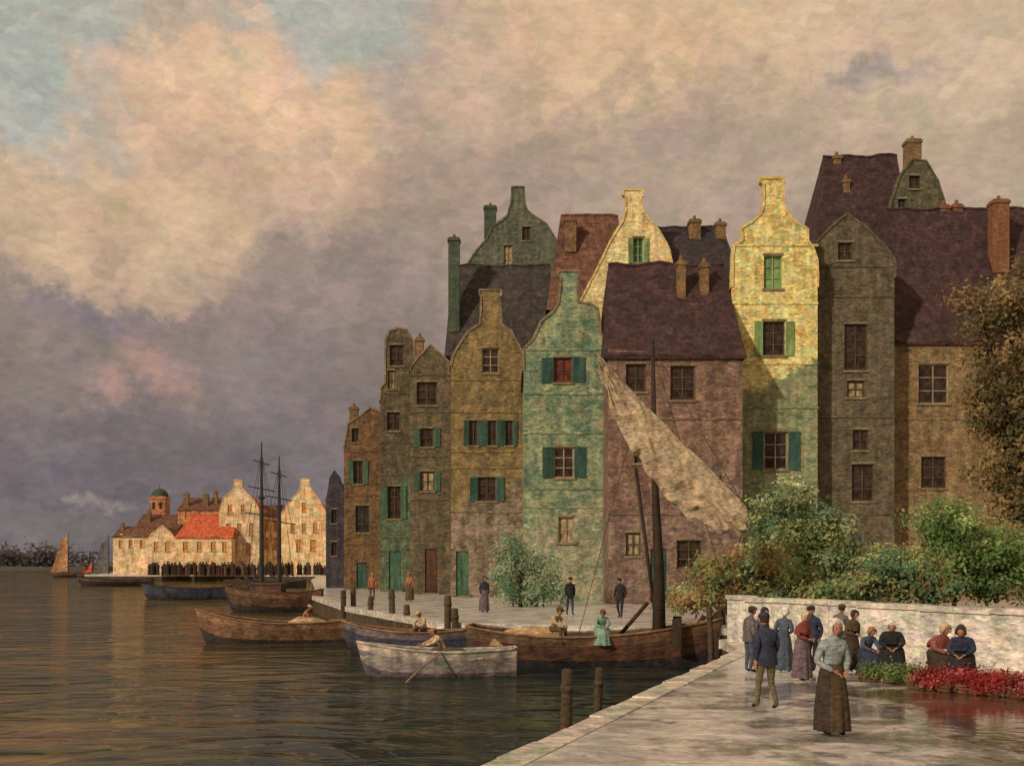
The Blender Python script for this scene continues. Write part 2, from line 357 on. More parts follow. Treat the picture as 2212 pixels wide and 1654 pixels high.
house('canal_house','ochre brick house with tall bell gable and teal shutters',76,[(974,790),(978,770),(998,735),(1012,715),(1036,700),(1040,640),(1036,636),(1036,626),(1082,626),(1082,636),(1078,640),(1082,700),(1104,715),(1118,740),(1130,775),(1131,790)],W_ochre,R_red,10,wins=[(1041,752,1078,806,None,PANE,FR_C),(1013,908,1032,962,SH_T,PANE,FR_D,11),(1054,908,1072,962,SH_T,PANE,FR_D,11),(1092,908,1108,962,SH_T,PANE,FR_D,9),(1032,1030,1072,1082,SH_T)],doors=[(985,1190,1012,SH_G)],ridge=720,ext=6,trims=[820,890,975,1010,1105],group=GR)
house('canal_house','teal green stuccoed house with stepped neck gable and shutters',68,[(1131,800),(1131,752),(1150,735),(1168,695),(1196,672),(1206,655),(1211,600),(1206,596),(1206,585),(1251,585),(1251,596),(1247,600),(1250,652),(1276,656),(1292,668),(1296,720),(1314,745),(1316,800)],W_teal,R_red,10,wins=[(1196,772,1236,826,SH_T,PANER,FR_D,26),(1196,966,1240,1032,SH_T,PANE,FR_C,24),(1206,1116,1240,1172,None,PANEB,FR_C)],ridge=700,ext=4,trims=[755,850,935,1055,1095],group=GR)
house('canal_house','mauve brick house with broad dark purple tiled roof',64,[(1314,755),(1604,768)],W_mauve,R_purple,10,wins=[(1352,786,1396,846),(1448,790,1502,864,None),(1370,940,1392,1000),(1476,1022,1530,1090,SH_G),(1462,1166,1516,1228),(1352,1150,1384,1200,None,PANEB)],doors=[(1405,1185,1440,SH_T)],kind='eaves',ridge=572,rinset=(20,8),chim=[(1462,1480,555,3.4),(1512,1530,560,3.6)],trims=[905,1110],group=GR)
house('canal_house','tall sunlit yellow house with neck gable, lower front coloured greenish for shade, and shutters',67,[(1582,620),(1582,560),(1586,530),(1604,518),(1602,492),(1624,480),(1644,462),(1650,440),(1650,398),(1644,394),(1644,384),(1694,384),(1694,394),(1690,398),(1692,440),(1700,462),(1722,482),(1744,494),(1744,518),(1756,536),(1764,560),(1766,620)],W_yellow,R_red,10,wins=[(1650,552,1690,624,None,SH_L,SH_L),(1648,694,1696,768,SH_L,PANE,FR_D,18),(1650,932,1702,1014,SH_T,PANE,FR_C,24)],ridge=490,trims=[530,655,785,880,1050],cop=YST,group=GR)
house('warehouse','tall dark stone building with pointed gable and small windows',68.4,[(1752,600),(1752,560),(1762,525),(1795,490),(1830,462),(1866,486),(1905,525),(1926,560),(1926,600)],W_grim,R_dk,10,wins=[(1810,524,1842,562),(1824,700,1874,800,None),(1830,822,1868,858,None,PANEB),(1842,928,1876,972),(1840,1002,1888,1082)],ridge=484,ext=6,trims=[575,640,900,1110],cop=W_grim,group=GR,cat='building')
house('canal_house','tan stone house with broad dark tiled roof',70,[(1928,738),(2330,738)],W_tan,R_purple,10,wins=[(1984,786,2050,872,None,PANE,FR_C),(1990,986,2044,1054),(2120,790,2170,870)],doors=[(1990,1160,2030)],kind='eaves',ridge=452,rinset=(44,0),chim=[(2140,2174,425,2.8,POT),(2028,2048,436,5.2,POT),(2056,2076,434,5.2,POT)],trims=[905,1110],group=GR)
house('canal_house','large olive-grey gabled house with mansard top and tall chimney',79,[(1900,660),(1900,560),(1922,450),(1946,376),(1972,344),(2000,348),(2026,392),(2040,440),(2056,500),(2056,660)],W_olive,R_dk,9,wins=[(1964,380,1988,408,None),(1940,430,1958,472,None,PANE,SH_T),(1968,500,1990,560)],ridge=380,chim=[(1955,1986,296,1.2)],group=GR,cop=W_olive)
house('canal_house','grey house with steep purple-brown tiled roof joined to the olive gable',80.5,[(1756,600),(1976,600)],W_grim,R_purple,8,kind='eaves',ridge=338,rinset=(58,0),chim=[(1799,1815,330,4),(1820,1834,380,3)],group=GR)
# rear row
house('canal_house','grey-green shaped gable house standing behind the row',97,[(1008,640),(1008,572),(1030,540),(1052,515),(1062,492),(1096,466),(1104,440),(1106,404),(1132,404),(1134,440),(1140,456),(1180,484),(1198,512),(1212,545),(1212,640)],W_gg,R_slate,10,wins=[(1128,490,1146,520,None),(1088,530,1106,575,None,PANEB,FR_C)],ridge=500,chim=[(1046,1072,440,3,CHG)],group=GR,cop=W_gg)
house('canal_house','grey house with wide slate roof behind the ochre house',86.6,[(966,770),(1190,770)],W_gg,R_slate,9,kind='eaves',ridge=574,rinset=(8,0),chim=[(969,993,508,1.5,CHG)],group=GR)
house('canal_house','sunlit cream gable house with green shuttered attic window',79,[(1246,700),(1246,662),(1290,580),(1325,510),(1345,478),(1352,455),(1352,424),(1346,420),(1346,411),(1388,411),(1388,420),(1384,424),(1386,452),(1402,474),(1424,500),(1446,540),(1452,580),(1452,700)],W_cream,R_red,8,wins=[(1368,514,1390,568,SH_L,SH_T,SH_L,10)],ridge=500,apex=1365,cop=YST,group=GR)
house('canal_house','house with red-brown tiled roof behind the teal house',82.3,[(1186,665),(1345,665)],W_brown,R_red,9,kind='eaves',ridge=466,rinset=(34,0),chim=[(1220,1244,466,3)],group=GR)
house('canal_house','dark slate-roofed house with dormers between the gables',78,[(1416,600),(1596,600)],W_dark,R_dk,10,kind='eaves',ridge=492,rinset=(14,8),chim=[(1488,1512,468,4.2),(1544,1566,474,4.2)],wins=[(1470,610,1500,650,None),(1540,610,1570,650,None)],group=GR)

# distant town
TG='sunlit houses of the town across the water'
W_pk=wallmat('sun_cream',s(234,184,130),s(250,212,160),brick=None,gain=1.1,dabscale=1.0,scale=.6); W_or=wallmat('sun_orange',s(172,114,78),s(200,142,98),brick=None,gain=1.1,dabscale=1.0,scale=.6)
W_wh=wallmat('sun_white',s(214,176,130),s(236,208,166),brick=None,gain=1.1,dabscale=1.0,scale=.6); YF=surf('far_stone',c3(s(226,188,136),.2),scale=1)
def town(label,d,outl,wm,rm,dep,**k): house('town_house',label,d,outl,wm,rm,dep,group=TG,far=True,cop=YF,**k)
town('sunlit cream house with pointed gable and chimney',205,[(606,1110),(620,1090),(645,1060),(650,1050),(650,1034),(668,1034),(668,1050),(690,1080),(706,1110)],W_pk,R_orange,10,wins=[(628,1130,638,1150),(652,1130,662,1150),(676,1130,686,1150),(640,1165,652,1190),(670,1165,682,1190),(652,1085,662,1105)],ridge=1062)
town('pale cream gabled house with chimney facing the harbour',203,[(474,1105),(482,1075),(500,1060),(506,1052),(506,1036),(522,1036),(522,1052),(535,1066),(552,1085),(560,1105)],W_wh,R_orange,10,wins=[(492,1090,502,1108),(520,1090,530,1108),(488,1130,498,1155),(512,1130,522,1155),(538,1130,548,1155),(500,1172,512,1195),(530,1172,542,1195)],ridge=1064)
town('peach coloured house with low roof between the gables',207,[(556,1112),(612,1112)],W_pk,R_red,10,wins=[(570,1125,580,1145),(590,1125,600,1145),(570,1160,580,1185),(590,1160,600,1185)],kind='eaves',ridge=1092)
town('cream house with bright red tiled roof',200,[(380,1160),(500,1160)],W_pk,R_orange,12,wins=[(395,1170,407,1190),(425,1170,437,1190),(455,1170,467,1190),(480,1170,490,1190)],kind='eaves',ridge=1112,rinset=(10,6))
town('brown orange house with flat roof line and chimneys',216,[(384,1100),(476,1100)],W_or,R_red,10,kind='eaves',ridge=1076,chim=[(398,408,1062,2),(440,450,1064,2),(462,470,1058,3)],wins=[(400,1104,410,1120),(430,1104,440,1120)])
town('brown house with low rust roof',214,[(290,1140),(384,1140)],W_or,R_red,10,kind='eaves',ridge=1112,wins=[(306,1146,316,1160),(340,1146,350,1160)],chim=[(318,326,1100,3)])
town('low cream quayside house with rust roof',206,[(244,1158),(320,1158)],W_wh,R_red,8,kind='eaves',ridge=1138,wins=[(256,1166,264,1182),(278,1166,286,1182),(302,1166,308,1182)],chim=[(262,268,1126,3)])
town('low cream quayside house with gabled front',203,[(318,1165),(330,1150),(350,1134),(368,1150),(380,1165)],W_wh,R_red,10,ridge=1140,wins=[(332,1170,342,1190),(356,1170,366,1190)])
d=222
e=empty('church_tower',(X(345,d),d,0),0,'brown brick tower with a green copper dome','tower')
m=M(); w=1.55; m.box(-w,w,-w,w,-.2,Z(1075,d)); m.box(-w-.15,w+.15,-w-.15,w+.15,Z(1078,d),Z(1074,d)+.15); m.build('wall',W_or,e)
m=M(); m.ell((0,0,Z(1073,d)),(1.75,1.75,1.7),16,12,zmin=0); m.tube([(0,0,Z(1073,d)+1.6),(0,0,Z(1050,d)+.3)],[.12,.03],6); m.build('dome',surf('copper_green',c3(s(64,84,64),.3)),e,smooth=True)
for x in (-.7,.7): m=M(); m.box(x-.3,x+.3,-w-.03,-w+.02,Z(1100,d),Z(1085,d)); m.build('window',PANE,e)

# ---------------------------------------------------------------- land, water
def paving():
    m,nt=newmat('wet_paving'); L=nt.links.new
    out=N(nt,'ShaderNodeOutputMaterial'); bs=N(nt,'ShaderNodeBsdfPrincipled'); L(bs.outputs[0],out.inputs[0])
    tc=N(nt,'ShaderNodeTexCoord'); V=tc.outputs['Object']
    n1=N(nt,'ShaderNodeTexNoise'); n1.inputs['Scale'].default_value=.9; n1.inputs['Detail'].default_value=7; n1.inputs['Roughness'].default_value=.78; n1.inputs['Distortion'].default_value=.6; L(V,n1.inputs['Vector'])
    rp=N(nt,'ShaderNodeValToRGB'); L(n1.outputs[0],rp.inputs[0]); el=rp.color_ramp.elements
    el[0].position=.3; el[0].color=s(144,132,132); el[1].position=.66; el[1].color=s(255,248,234)
    x=el.new(.43); x.color=s(192,182,180); x=el.new(.54); x.color=s(226,218,208)
    vo=N(nt,'ShaderNodeTexVoronoi'); vo.feature='DISTANCE_TO_EDGE'; vo.inputs['Scale'].default_value=3.8; L(V,vo.inputs['Vector'])
    me=N(nt,'ShaderNodeMapRange'); me.inputs[1].default_value=0; me.inputs[2].default_value=.12; me.inputs[3].default_value=.88; me.inputs[4].default_value=1; L(vo.outputs['Distance'],me.inputs[0])
    vm=N(nt,'ShaderNodeVectorMath',operation='MULTIPLY'); L(rp.outputs[0],vm.inputs[0]); L(me.outputs[0],vm.inputs[1])
    dc=dabs(nt,V,vm.outputs[0],2.6,.5,stretch=(1,2.0,1),rot=(0,0,.5),lo=.6,hi=1.35)
    n2=N(nt,'ShaderNodeTexNoise'); n2.inputs['Scale'].default_value=.6; n2.inputs['Detail'].default_value=6; n2.inputs['Roughness'].default_value=.7; L(V,n2.inputs['Vector'])
    sxyz=N(nt,'ShaderNodeSeparateXYZ'); L(V,sxyz.inputs[0])
    wx=N(nt,'ShaderNodeMapRange'); wx.inputs[1].default_value=.5; wx.inputs[2].default_value=6; wx.inputs[3].default_value=-.12; wx.inputs[4].default_value=.07; L(sxyz.outputs[0],wx.inputs[0])
    wy=N(nt,'ShaderNodeMapRange'); wy.inputs[1].default_value=21; wy.inputs[2].default_value=30; wy.inputs[3].default_value=0; wy.inputs[4].default_value=-.12; L(sxyz.outputs[1],wy.inputs[0])
    ad0=N(nt,'ShaderNodeMath',operation='ADD'); L(n2.outputs[0],ad0.inputs[0]); L(wy.outputs[0],ad0.inputs[1])
    ad=N(nt,'ShaderNodeMath',operation='ADD'); L(ad0.outputs[0],ad.inputs[0]); L(wx.outputs[0],ad.inputs[1])
    wet=N(nt,'ShaderNodeMapRange',interpolation_type='SMOOTHSTEP'); wet.inputs[1].default_value=.46; wet.inputs[2].default_value=.58; L(ad.outputs[0],wet.inputs[0])
    # trodden red-brown earth in front of the flower stalls
    ex=N(nt,'ShaderNodeMapRange'); ex.inputs[1].default_value=5.2; ex.inputs[2].default_value=7.2; L(sxyz.outputs[0],ex.inputs[0])
    ey=N(nt,'ShaderNodeMapRange'); ey.inputs[1].default_value=22.5; ey.inputs[2].default_value=20.5; L(sxyz.outputs[1],ey.inputs[0])
    em=N(nt,'ShaderNodeMath',operation='MULTIPLY'); L(ex.outputs[0],em.inputs[0]); L(ey.outputs[0],em.inputs[1])
    em2=N(nt,'ShaderNodeMath',operation='MULTIPLY_ADD'); L(em.outputs[0],em2.inputs[0]); em2.inputs[1].default_value=.34; L(n1.outputs[0],em2.inputs[2])
    er=N(nt,'ShaderNodeMapRange',interpolation_type='SMOOTHSTEP'); er.inputs[1].default_value=.66; er.inputs[2].default_value=.78; L(em2.outputs[0],er.inputs[0])
    dk=N(nt,'ShaderNodeMapRange'); dk.inputs[3].default_value=1; dk.inputs[4].default_value=.45; L(wet.outputs[0],dk.inputs[0])
    vm2=N(nt,'ShaderNodeVectorMath',operation='MULTIPLY'); L(dc,vm2.inputs[0]); L(dk.outputs[0],vm2.inputs[1])
    me2=N(nt,'ShaderNodeMix',data_type='RGBA'); L(er.outputs[0],me2.inputs[0]); L(vm2.outputs[0],me2.inputs[6]); me2.inputs[7].default_value=s(100,66,52); L(me2.outputs[2],bs.inputs['Base Color'])
    rr=N(nt,'ShaderNodeMapRange'); rr.inputs[3].default_value=.26; rr.inputs[4].default_value=.05; L(wet.outputs[0],rr.inputs[0]); L(rr.outputs[0],bs.inputs['Roughness'])
    bs.inputs['Specular IOR Level'].default_value=.9
    n3=N(nt,'ShaderNodeTexNoise'); n3.inputs['Scale'].default_value=4; n3.inputs['Detail'].default_value=4; L(V,n3.inputs['Vector'])
    bp=N(nt,'ShaderNodeBump'); bp.inputs['Distance'].default_value=.05
    bsn=N(nt,'ShaderNodeMapRange'); bsn.inputs[3].default_value=.32; bsn.inputs[4].default_value=.12; L(wet.outputs[0],bsn.inputs[0]); L(bsn.outputs[0],bp.inputs['Strength'])
    L(n3.outputs[0],bp.inputs['Height']); L(bp.outputs[0],bs.inputs['Normal'])
    return m
PAVE=paving()
QWALL=surf('quay_brick',c3(s(84,70,52),.4),scale=.8,brick=(.5,.22),bump=.6)
shore=[(-28.0,-60),(6.4,31.0),(6.5,34.4),(8.0,36),(8.5,40.3),(-3,44.5),(-9,60),(-14.5,80),(-18.5,105),(-27,150),(-34,197),(-78,203),(-86,240)]
poly=shore+[(-60,600),(200,1500),(1500,1500),(1500,-60)]
m=M(); tr=tessellate_polygon([[Vector((a,b,0)) for a,b in poly]])
m.v=[(a,b,0) for a,b in poly]+[(a,b,-4) for a,b in poly]; k=len(poly)
for t in tr: m.f.append(tuple(t)); m.m.append(0)
for i in range(k): m.f.append((i,(i+1)%k,k+(i+1)%k,k+i)); m.m.append(1)
g=m.build('quay_ground',[PAVE,QWALL]); g['kind']='structure'
m=M()
for i,(a,b) in enumerate(zip(shore,shore[1:])):
    va=Vector((a[0],a[1],0)); vb=Vector((b[0],b[1],0)); t=(vb-va).normalized(); n=Vector((t.y,-t.x,0)); Ln=(vb-va).length; step=1.3; k=max(1,int(Ln/step))
    st=int(k*.6) if i==0 else 0
    for j in range(st,k):
        p=va+t*(Ln*j/k+.003); q=va+t*(Ln*(j+1)/k-.003); h=.02+random.uniform(-.01,.01); jt=random.uniform(-.05,.07)
        c=[p-n*(.05+jt),q-n*(.05+jt*.3),q+n*.4,p+n*.4]
        nn=len(m.v); m.v+=[(v.x,v.y,-.25) for v in c]+[(v.x,v.y,h) for v in c]
        for f in [(4,5,6,7),(0,1,5,4),(1,2,6,5),(2,3,7,6),(3,0,4,7)]: m.f.append(tuple(nn+z for z in f)); m.m.append(0)
g=m.build('quay_edge',surf('coping_stone',c3(s(206,196,180),.3),scale=.9,rough=.35,bump=.5,streak=.1,dab=.5)); g['kind']='structure'
GRASS=surf('garden_soil',c3(s(86,86,46),.5),scale=.8)
m=M(); gp=[(7.2,36.2),(11.7,27),(30,4),(60,4),(60,54),(12,54),(9.5,44)]
m.prism(gp,.0,.03,axis='z'); g=m.build('garden_ground',GRASS); g['kind']='structure'; g.location.z=.004
m=M(); m.prism([(-1600,430),(-165,430),(-150,470),(-60,1600),(-1600,1600)],-4,0.4,axis='z'); g=m.build('far_bank',surf('far_bank_mat',c3(s(92,88,84),.3),scale=.05)); g['kind']='structure'

def watermat():
    m,nt=newmat('harbour_water'); L=nt.links.new
    out=N(nt,'ShaderNodeOutputMaterial')
    tc=N(nt,'ShaderNodeTexCoord'); V=tc.outputs['Object']
    mp=N(nt,'ShaderNodeMapping'); mp.inputs['Scale'].default_value=(.6,1.0,1); mp.inputs['Rotation'].default_value=(0,0,.12); L(V,mp.inputs[0])
    a=N(nt,'ShaderNodeTexNoise'); a.inputs['Scale'].default_value=.75; a.inputs['Detail'].default_value=3; a.inputs['Roughness'].default_value=.45; a.inputs['Distortion'].default_value=1.0; L(mp.outputs[0],a.inputs['Vector'])
    bp=N(nt,'ShaderNodeBump'); bp.inputs['Strength'].default_value=.5; bp.inputs['Distance'].default_value=.3; L(a.outputs[0],bp.inputs['Height'])
    c=N(nt,'ShaderNodeTexNoise'); c.inputs['Scale'].default_value=.16; c.inputs['Detail'].default_value=6; c.inputs['Roughness'].default_value=.7; L(V,c.inputs['Vector'])
    # greener, darker water beside the quay; browner water in the open basin
    sx=N(nt,'ShaderNodeSeparateXYZ'); L(V,sx.inputs[0])
    gx=N(nt,'ShaderNodeMapRange'); gx.inputs[1].default_value=-9; gx.inputs[2].default_value=-3.5; gx.inputs[3].default_value=.05; gx.inputs[4].default_value=-.16; L(sx.outputs[0],gx.inputs[0])
    sm=N(nt,'ShaderNodeMath',operation='ADD'); L(c.outputs[0],sm.inputs[0]); L(gx.outputs[0],sm.inputs[1])
    rp=N(nt,'ShaderNodeValToRGB'); L(sm.outputs[0],rp.inputs[0]); rp.color_ramp.elements[0].position=.34; rp.color_ramp.elements[0].color=s(34,52,54); rp.color_ramp.elements[1].position=.68; rp.color_ramp.elements[1].color=s(116,92,60)
    x=rp.color_ramp.elements.new(.5); x.color=s(66,66,50)
    dc=dabs(nt,V,rp.outputs[0],1.2,.8,stretch=(.4,1.4,1),rot=(0,0,.05),lo=.4,hi=1.7)
    df=N(nt,'ShaderNodeBsdfDiffuse'); L(dc,df.inputs[0])
    gl=N(nt,'ShaderNodeBsdfGlossy'); gl.inputs[0].default_value=(.82,.74,.58,1); gl.inputs['Roughness'].default_value=.06; L(bp.outputs[0],gl.inputs['Normal'])
    fr=N(nt,'ShaderNodeFresnel'); fr.inputs[0].default_value=1.33; L(bp.outputs[0],fr.inputs['Normal'])
    mr=N(nt,'ShaderNodeMapRange'); mr.inputs[1].default_value=0; mr.inputs[2].default_value=.8; mr.inputs[3].default_value=.03; mr.inputs[4].default_value=.6; L(fr.outputs[0],mr.inputs[0])
    mx=N(nt,'ShaderNodeMixShader'); L(mr.outputs[0],mx.inputs[0]); L(df.outputs[0],mx.inputs[1]); L(gl.outputs[0],mx.inputs[2]); L(mx.outputs[0],out.inputs[0])
    return m
m=M(); m.q([(-3000,-300,0),(3000,-300,0),(3000,6000,0),(-3000,6000,0)]); g=m.build('harbour_water',watermat(),loc=(0,0,WATER)); g['kind']='structure'

# ---------------------------------------------------------------- garden wall
WST=surf('whitewashed_stone',c3(s(222,212,196),.25),scale=1.0,brick=None,bump=.8,streak=.5,dab=.5,dabscale=2.4)
pts=[Vector((6.75,34.0,0)),Vector((8.6,29.6,0)),Vector((11.6,24.6,0)),Vector((15.5,19.5,0)),Vector((24,9,0))]
e=empty('garden_wall',pts[0],0,'low whitewashed stone wall behind the market people','wall')
m=M(); m2=M()
for i,(a,b) in enumerate(zip(pts,pts[1:])):
    a=a-pts[0];b=b-pts[0]; t=(b-a).normalized(); n=Vector((-t.y,t.x,0)); K=max(2,int((b-a).length/.9))
    for j in range(K):
        p=a+t*((b-a).length*j/K+ .004); q=a+t*((b-a).length*(j+1)/K)
        h=1.27+random.uniform(-.03,.03); w=.2+random.uniform(-.012,.012)
        for mm,z0,z1,ww in ((m,-.1,h,w),(m2,h+.004,h+.13,w+.07)):
            c=[p-n*ww,q-n*ww,q+n*ww,p+n*ww]; nn=len(mm.v); mm.v+=[(v.x,v.y,z0) for v in c]+[(v.x,v.y,z1) for v in c]
            for f in [(4,5,6,7),(0,1,5,4),(1,2,6,5),(2,3,7,6),(3,0,4,7)]: mm.f.append(tuple(nn+z for z in f)); mm.m.append(0)
m.build('wall',WST,e); m2.build('coping',surf('wall_coping',c3(s(208,200,180),.25),scale=1.5,dab=.4),e)

# ---------------------------------------------------------------- foliage
def leafmat():
    m,nt=newmat('leaves'); L=nt.links.new
    out=N(nt,'ShaderNodeOutputMaterial'); bs=N(nt,'ShaderNodeBsdfPrincipled')
    at=N(nt,'ShaderNodeAttribute'); at.attribute_name='Col'
    tc=N(nt,'ShaderNodeTexCoord'); n=N(nt,'ShaderNodeTexNoise'); n.inputs['Scale'].default_value=.9; n.inputs['Detail'].default_value=2; L(tc.outputs['Object'],n.inputs['Vector'])
    mr=N(nt,'ShaderNodeMapRange'); mr.inputs[1].default_value=.3; mr.inputs[2].default_value=.7; mr.inputs[3].default_value=.65; mr.inputs[4].default_value=1.35; L(n.outputs[0],mr.inputs[0])
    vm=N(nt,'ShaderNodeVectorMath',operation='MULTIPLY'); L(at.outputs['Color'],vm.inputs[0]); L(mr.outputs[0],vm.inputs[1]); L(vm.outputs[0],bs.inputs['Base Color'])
    bs.inputs['Roughness'].default_value=.85; bs.inputs['Specular IOR Level'].default_value=.08
    tr=N(nt,'ShaderNodeBsdfTranslucent'); L(vm.outputs[0],tr.inputs[0]); mx=N(nt,'ShaderNodeMixShader'); mx.inputs[0].default_value=.45
    L(bs.outputs[0],mx.inputs[1]); L(tr.outputs[0],mx.inputs[2]); L(mx.outputs[0],out.inputs[0])
    return m
LEAF=leafmat(); BARK=wood('bark',s(76,60,44))
LG=1.75
def crown(name,parent,blobs,n,size,cols,seed,loc=(0,0,0),gain=LG,flat=.2):
    rnd=random.Random(seed); v=[];f=[];cc=[]
    tot=sum(b[3]*b[4]*b[5] for b in blobs)
    for bi,(bx,by,bz,rx,ry,rz) in enumerate(blobs):
        k=int(n*rx*ry*rz/tot)
        cl=[]
        for i in range(max(6,k//28)):
            while True:
                u=Vector((rnd.uniform(-1,1),rnd.uniform(-1,1),rnd.uniform(-1,1)))
                if .35<u.length<1: break
            u=u*rnd.choice([1,1,1,1.15,1.35])
            cl.append((u,rnd.choice(cols),rnd.uniform(.7,1.2)*gain))
        for u,c,br in cl:
            base=(Vector((u.x-.3,u.y-.5,u.z+.6))+Vector((rnd.gauss(0,.3),rnd.gauss(0,.3),rnd.gauss(0,.3)))).normalized()
            for i in range(28):
                p=Vector((bx+u.x*rx,by+u.y*ry,bz+u.z*rz))+Vector((rnd.gauss(0,1),rnd.gauss(0,1),rnd.gauss(0,.75)))*size*2.2
                if p.z<.05: p.z=.05+rnd.random()*.2
                nrm=(base+Vector((rnd.gauss(0,flat),rnd.gauss(0,flat),rnd.gauss(0,flat)))).normalized()
                t=nrm.cross(Vector((rnd.gauss(0,1),rnd.gauss(0,1),rnd.gauss(0,1)))).normalized(); w=nrm.cross(t)
                sz=size*rnd.uniform(.5,1.2); q=len(v)
                v+= [tuple(p-t*sz),tuple(p+w*sz*.5),tuple(p+t*sz),tuple(p-w*sz*.5)]; f.append((q,q+1,q+2,q+3))
                b2=br*rnd.uniform(.9,1.1)*(0.65+.45*(u.z*.5+.5)); cc.append((c[0]*b2,c[1]*b2,c[2]*b2,1))  # upper leaves lightened, lower ones darkened: light from above put into leaf colour
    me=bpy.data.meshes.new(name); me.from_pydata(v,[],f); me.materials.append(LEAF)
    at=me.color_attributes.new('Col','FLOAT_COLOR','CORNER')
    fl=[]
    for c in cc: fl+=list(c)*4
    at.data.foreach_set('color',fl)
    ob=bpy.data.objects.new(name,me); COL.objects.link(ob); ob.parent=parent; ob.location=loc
    return ob
def trunk(parent,h,r,limbs,seed):
    rnd=random.Random(seed); m=M()
    pts=[(0,0,-.1)]; x=y=0
    for i in range(1,7): x+=rnd.uniform(-.12,.12)*h/6;y+=rnd.uniform(-.1,.1)*h/6; pts.append((x,y,h*i/6))
    m.tube(pts,[r*1.3]+[r*(1-.12*i) for i in range(1,7)],8)
    for l in limbs:
        k=rnd.randint(2,5); a=Vector(pts[k]); b=Vector(l); mid=(a+b)/2+Vector((0,0,.1*h*rnd.uniform(.2,1)))
        m.tube([a,mid,b],[r*.5,r*.32,r*.1],6)
    return m.build('trunk',BARK,parent,smooth=True)
G1=s(110,124,76); G2=s(86,102,64); G3=s(146,152,102); G4=s(66,74,54); G5=s(132,110,70); G6=s(102,88,60); G7=s(122,144,114); G8=s(96,124,98)
def bush(name,label,px,d,blobs,n,size,cols,seed,th,cat='bush'):
    x0=X(px,d); e=empty(name,(x0,d,0),0,label,cat)
    B=[((bx-px)*d/F,by,Z(bz,d),rx*d/F,ry,rz*d/F) for bx,bz,rx,rz,by,ry in blobs]
    trunk(e,th,.05*th**.8,[(b[0]*.8,b[1]*.8,b[2]) for b in B],seed)
    crown('crown',e,B,n,size,cols,seed)
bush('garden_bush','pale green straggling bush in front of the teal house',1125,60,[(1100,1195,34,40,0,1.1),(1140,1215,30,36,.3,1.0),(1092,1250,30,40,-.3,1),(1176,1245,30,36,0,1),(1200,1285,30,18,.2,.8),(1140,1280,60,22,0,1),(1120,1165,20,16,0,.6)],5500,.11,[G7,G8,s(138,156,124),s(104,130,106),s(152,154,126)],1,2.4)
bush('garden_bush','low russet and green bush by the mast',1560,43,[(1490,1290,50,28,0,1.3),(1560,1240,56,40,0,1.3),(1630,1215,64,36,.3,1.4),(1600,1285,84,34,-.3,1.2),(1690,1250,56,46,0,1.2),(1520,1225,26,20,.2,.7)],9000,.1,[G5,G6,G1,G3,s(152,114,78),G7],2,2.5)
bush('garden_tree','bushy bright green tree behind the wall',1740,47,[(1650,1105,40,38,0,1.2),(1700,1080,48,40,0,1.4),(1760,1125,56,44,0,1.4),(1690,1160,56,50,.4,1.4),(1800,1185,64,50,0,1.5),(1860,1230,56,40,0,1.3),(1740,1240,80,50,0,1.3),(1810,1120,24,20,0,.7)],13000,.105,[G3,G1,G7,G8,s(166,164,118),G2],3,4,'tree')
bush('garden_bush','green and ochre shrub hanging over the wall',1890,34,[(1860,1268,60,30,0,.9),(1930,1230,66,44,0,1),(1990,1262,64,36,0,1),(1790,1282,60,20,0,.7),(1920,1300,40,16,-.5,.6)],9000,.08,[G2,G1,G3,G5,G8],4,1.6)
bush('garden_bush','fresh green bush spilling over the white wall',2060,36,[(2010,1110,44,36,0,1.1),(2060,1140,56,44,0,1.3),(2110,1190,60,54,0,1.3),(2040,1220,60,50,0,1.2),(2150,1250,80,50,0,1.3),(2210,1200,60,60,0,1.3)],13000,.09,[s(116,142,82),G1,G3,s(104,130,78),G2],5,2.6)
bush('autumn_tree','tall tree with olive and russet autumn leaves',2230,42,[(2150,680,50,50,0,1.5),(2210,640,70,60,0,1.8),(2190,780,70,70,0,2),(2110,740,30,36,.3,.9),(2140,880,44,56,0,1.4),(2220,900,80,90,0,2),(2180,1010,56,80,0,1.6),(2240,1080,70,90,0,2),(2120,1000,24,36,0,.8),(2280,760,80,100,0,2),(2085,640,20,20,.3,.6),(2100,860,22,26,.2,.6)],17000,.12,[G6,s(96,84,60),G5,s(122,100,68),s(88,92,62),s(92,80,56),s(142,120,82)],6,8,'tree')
d=440; B=[]
rnd=random.Random(5)
for i in range(26):
    px=-260+i*16; B.append((X(px,d),rnd.uniform(0,20),Z(1196+rnd.uniform(-12,10),d)*.5+1,rnd.uniform(3.5,6),4,rnd.uniform(2.,4)))
o=crown('far_trees',None,B,5000,1.2,[s(110,104,104),s(116,110,108),s(102,98,98)],9,(0,d,0),gain=1.2); o['kind']='stuff'; o['label']='hazy dark line of trees on the far bank'  # leaf colours greyed towards the sky, haze put into the colour

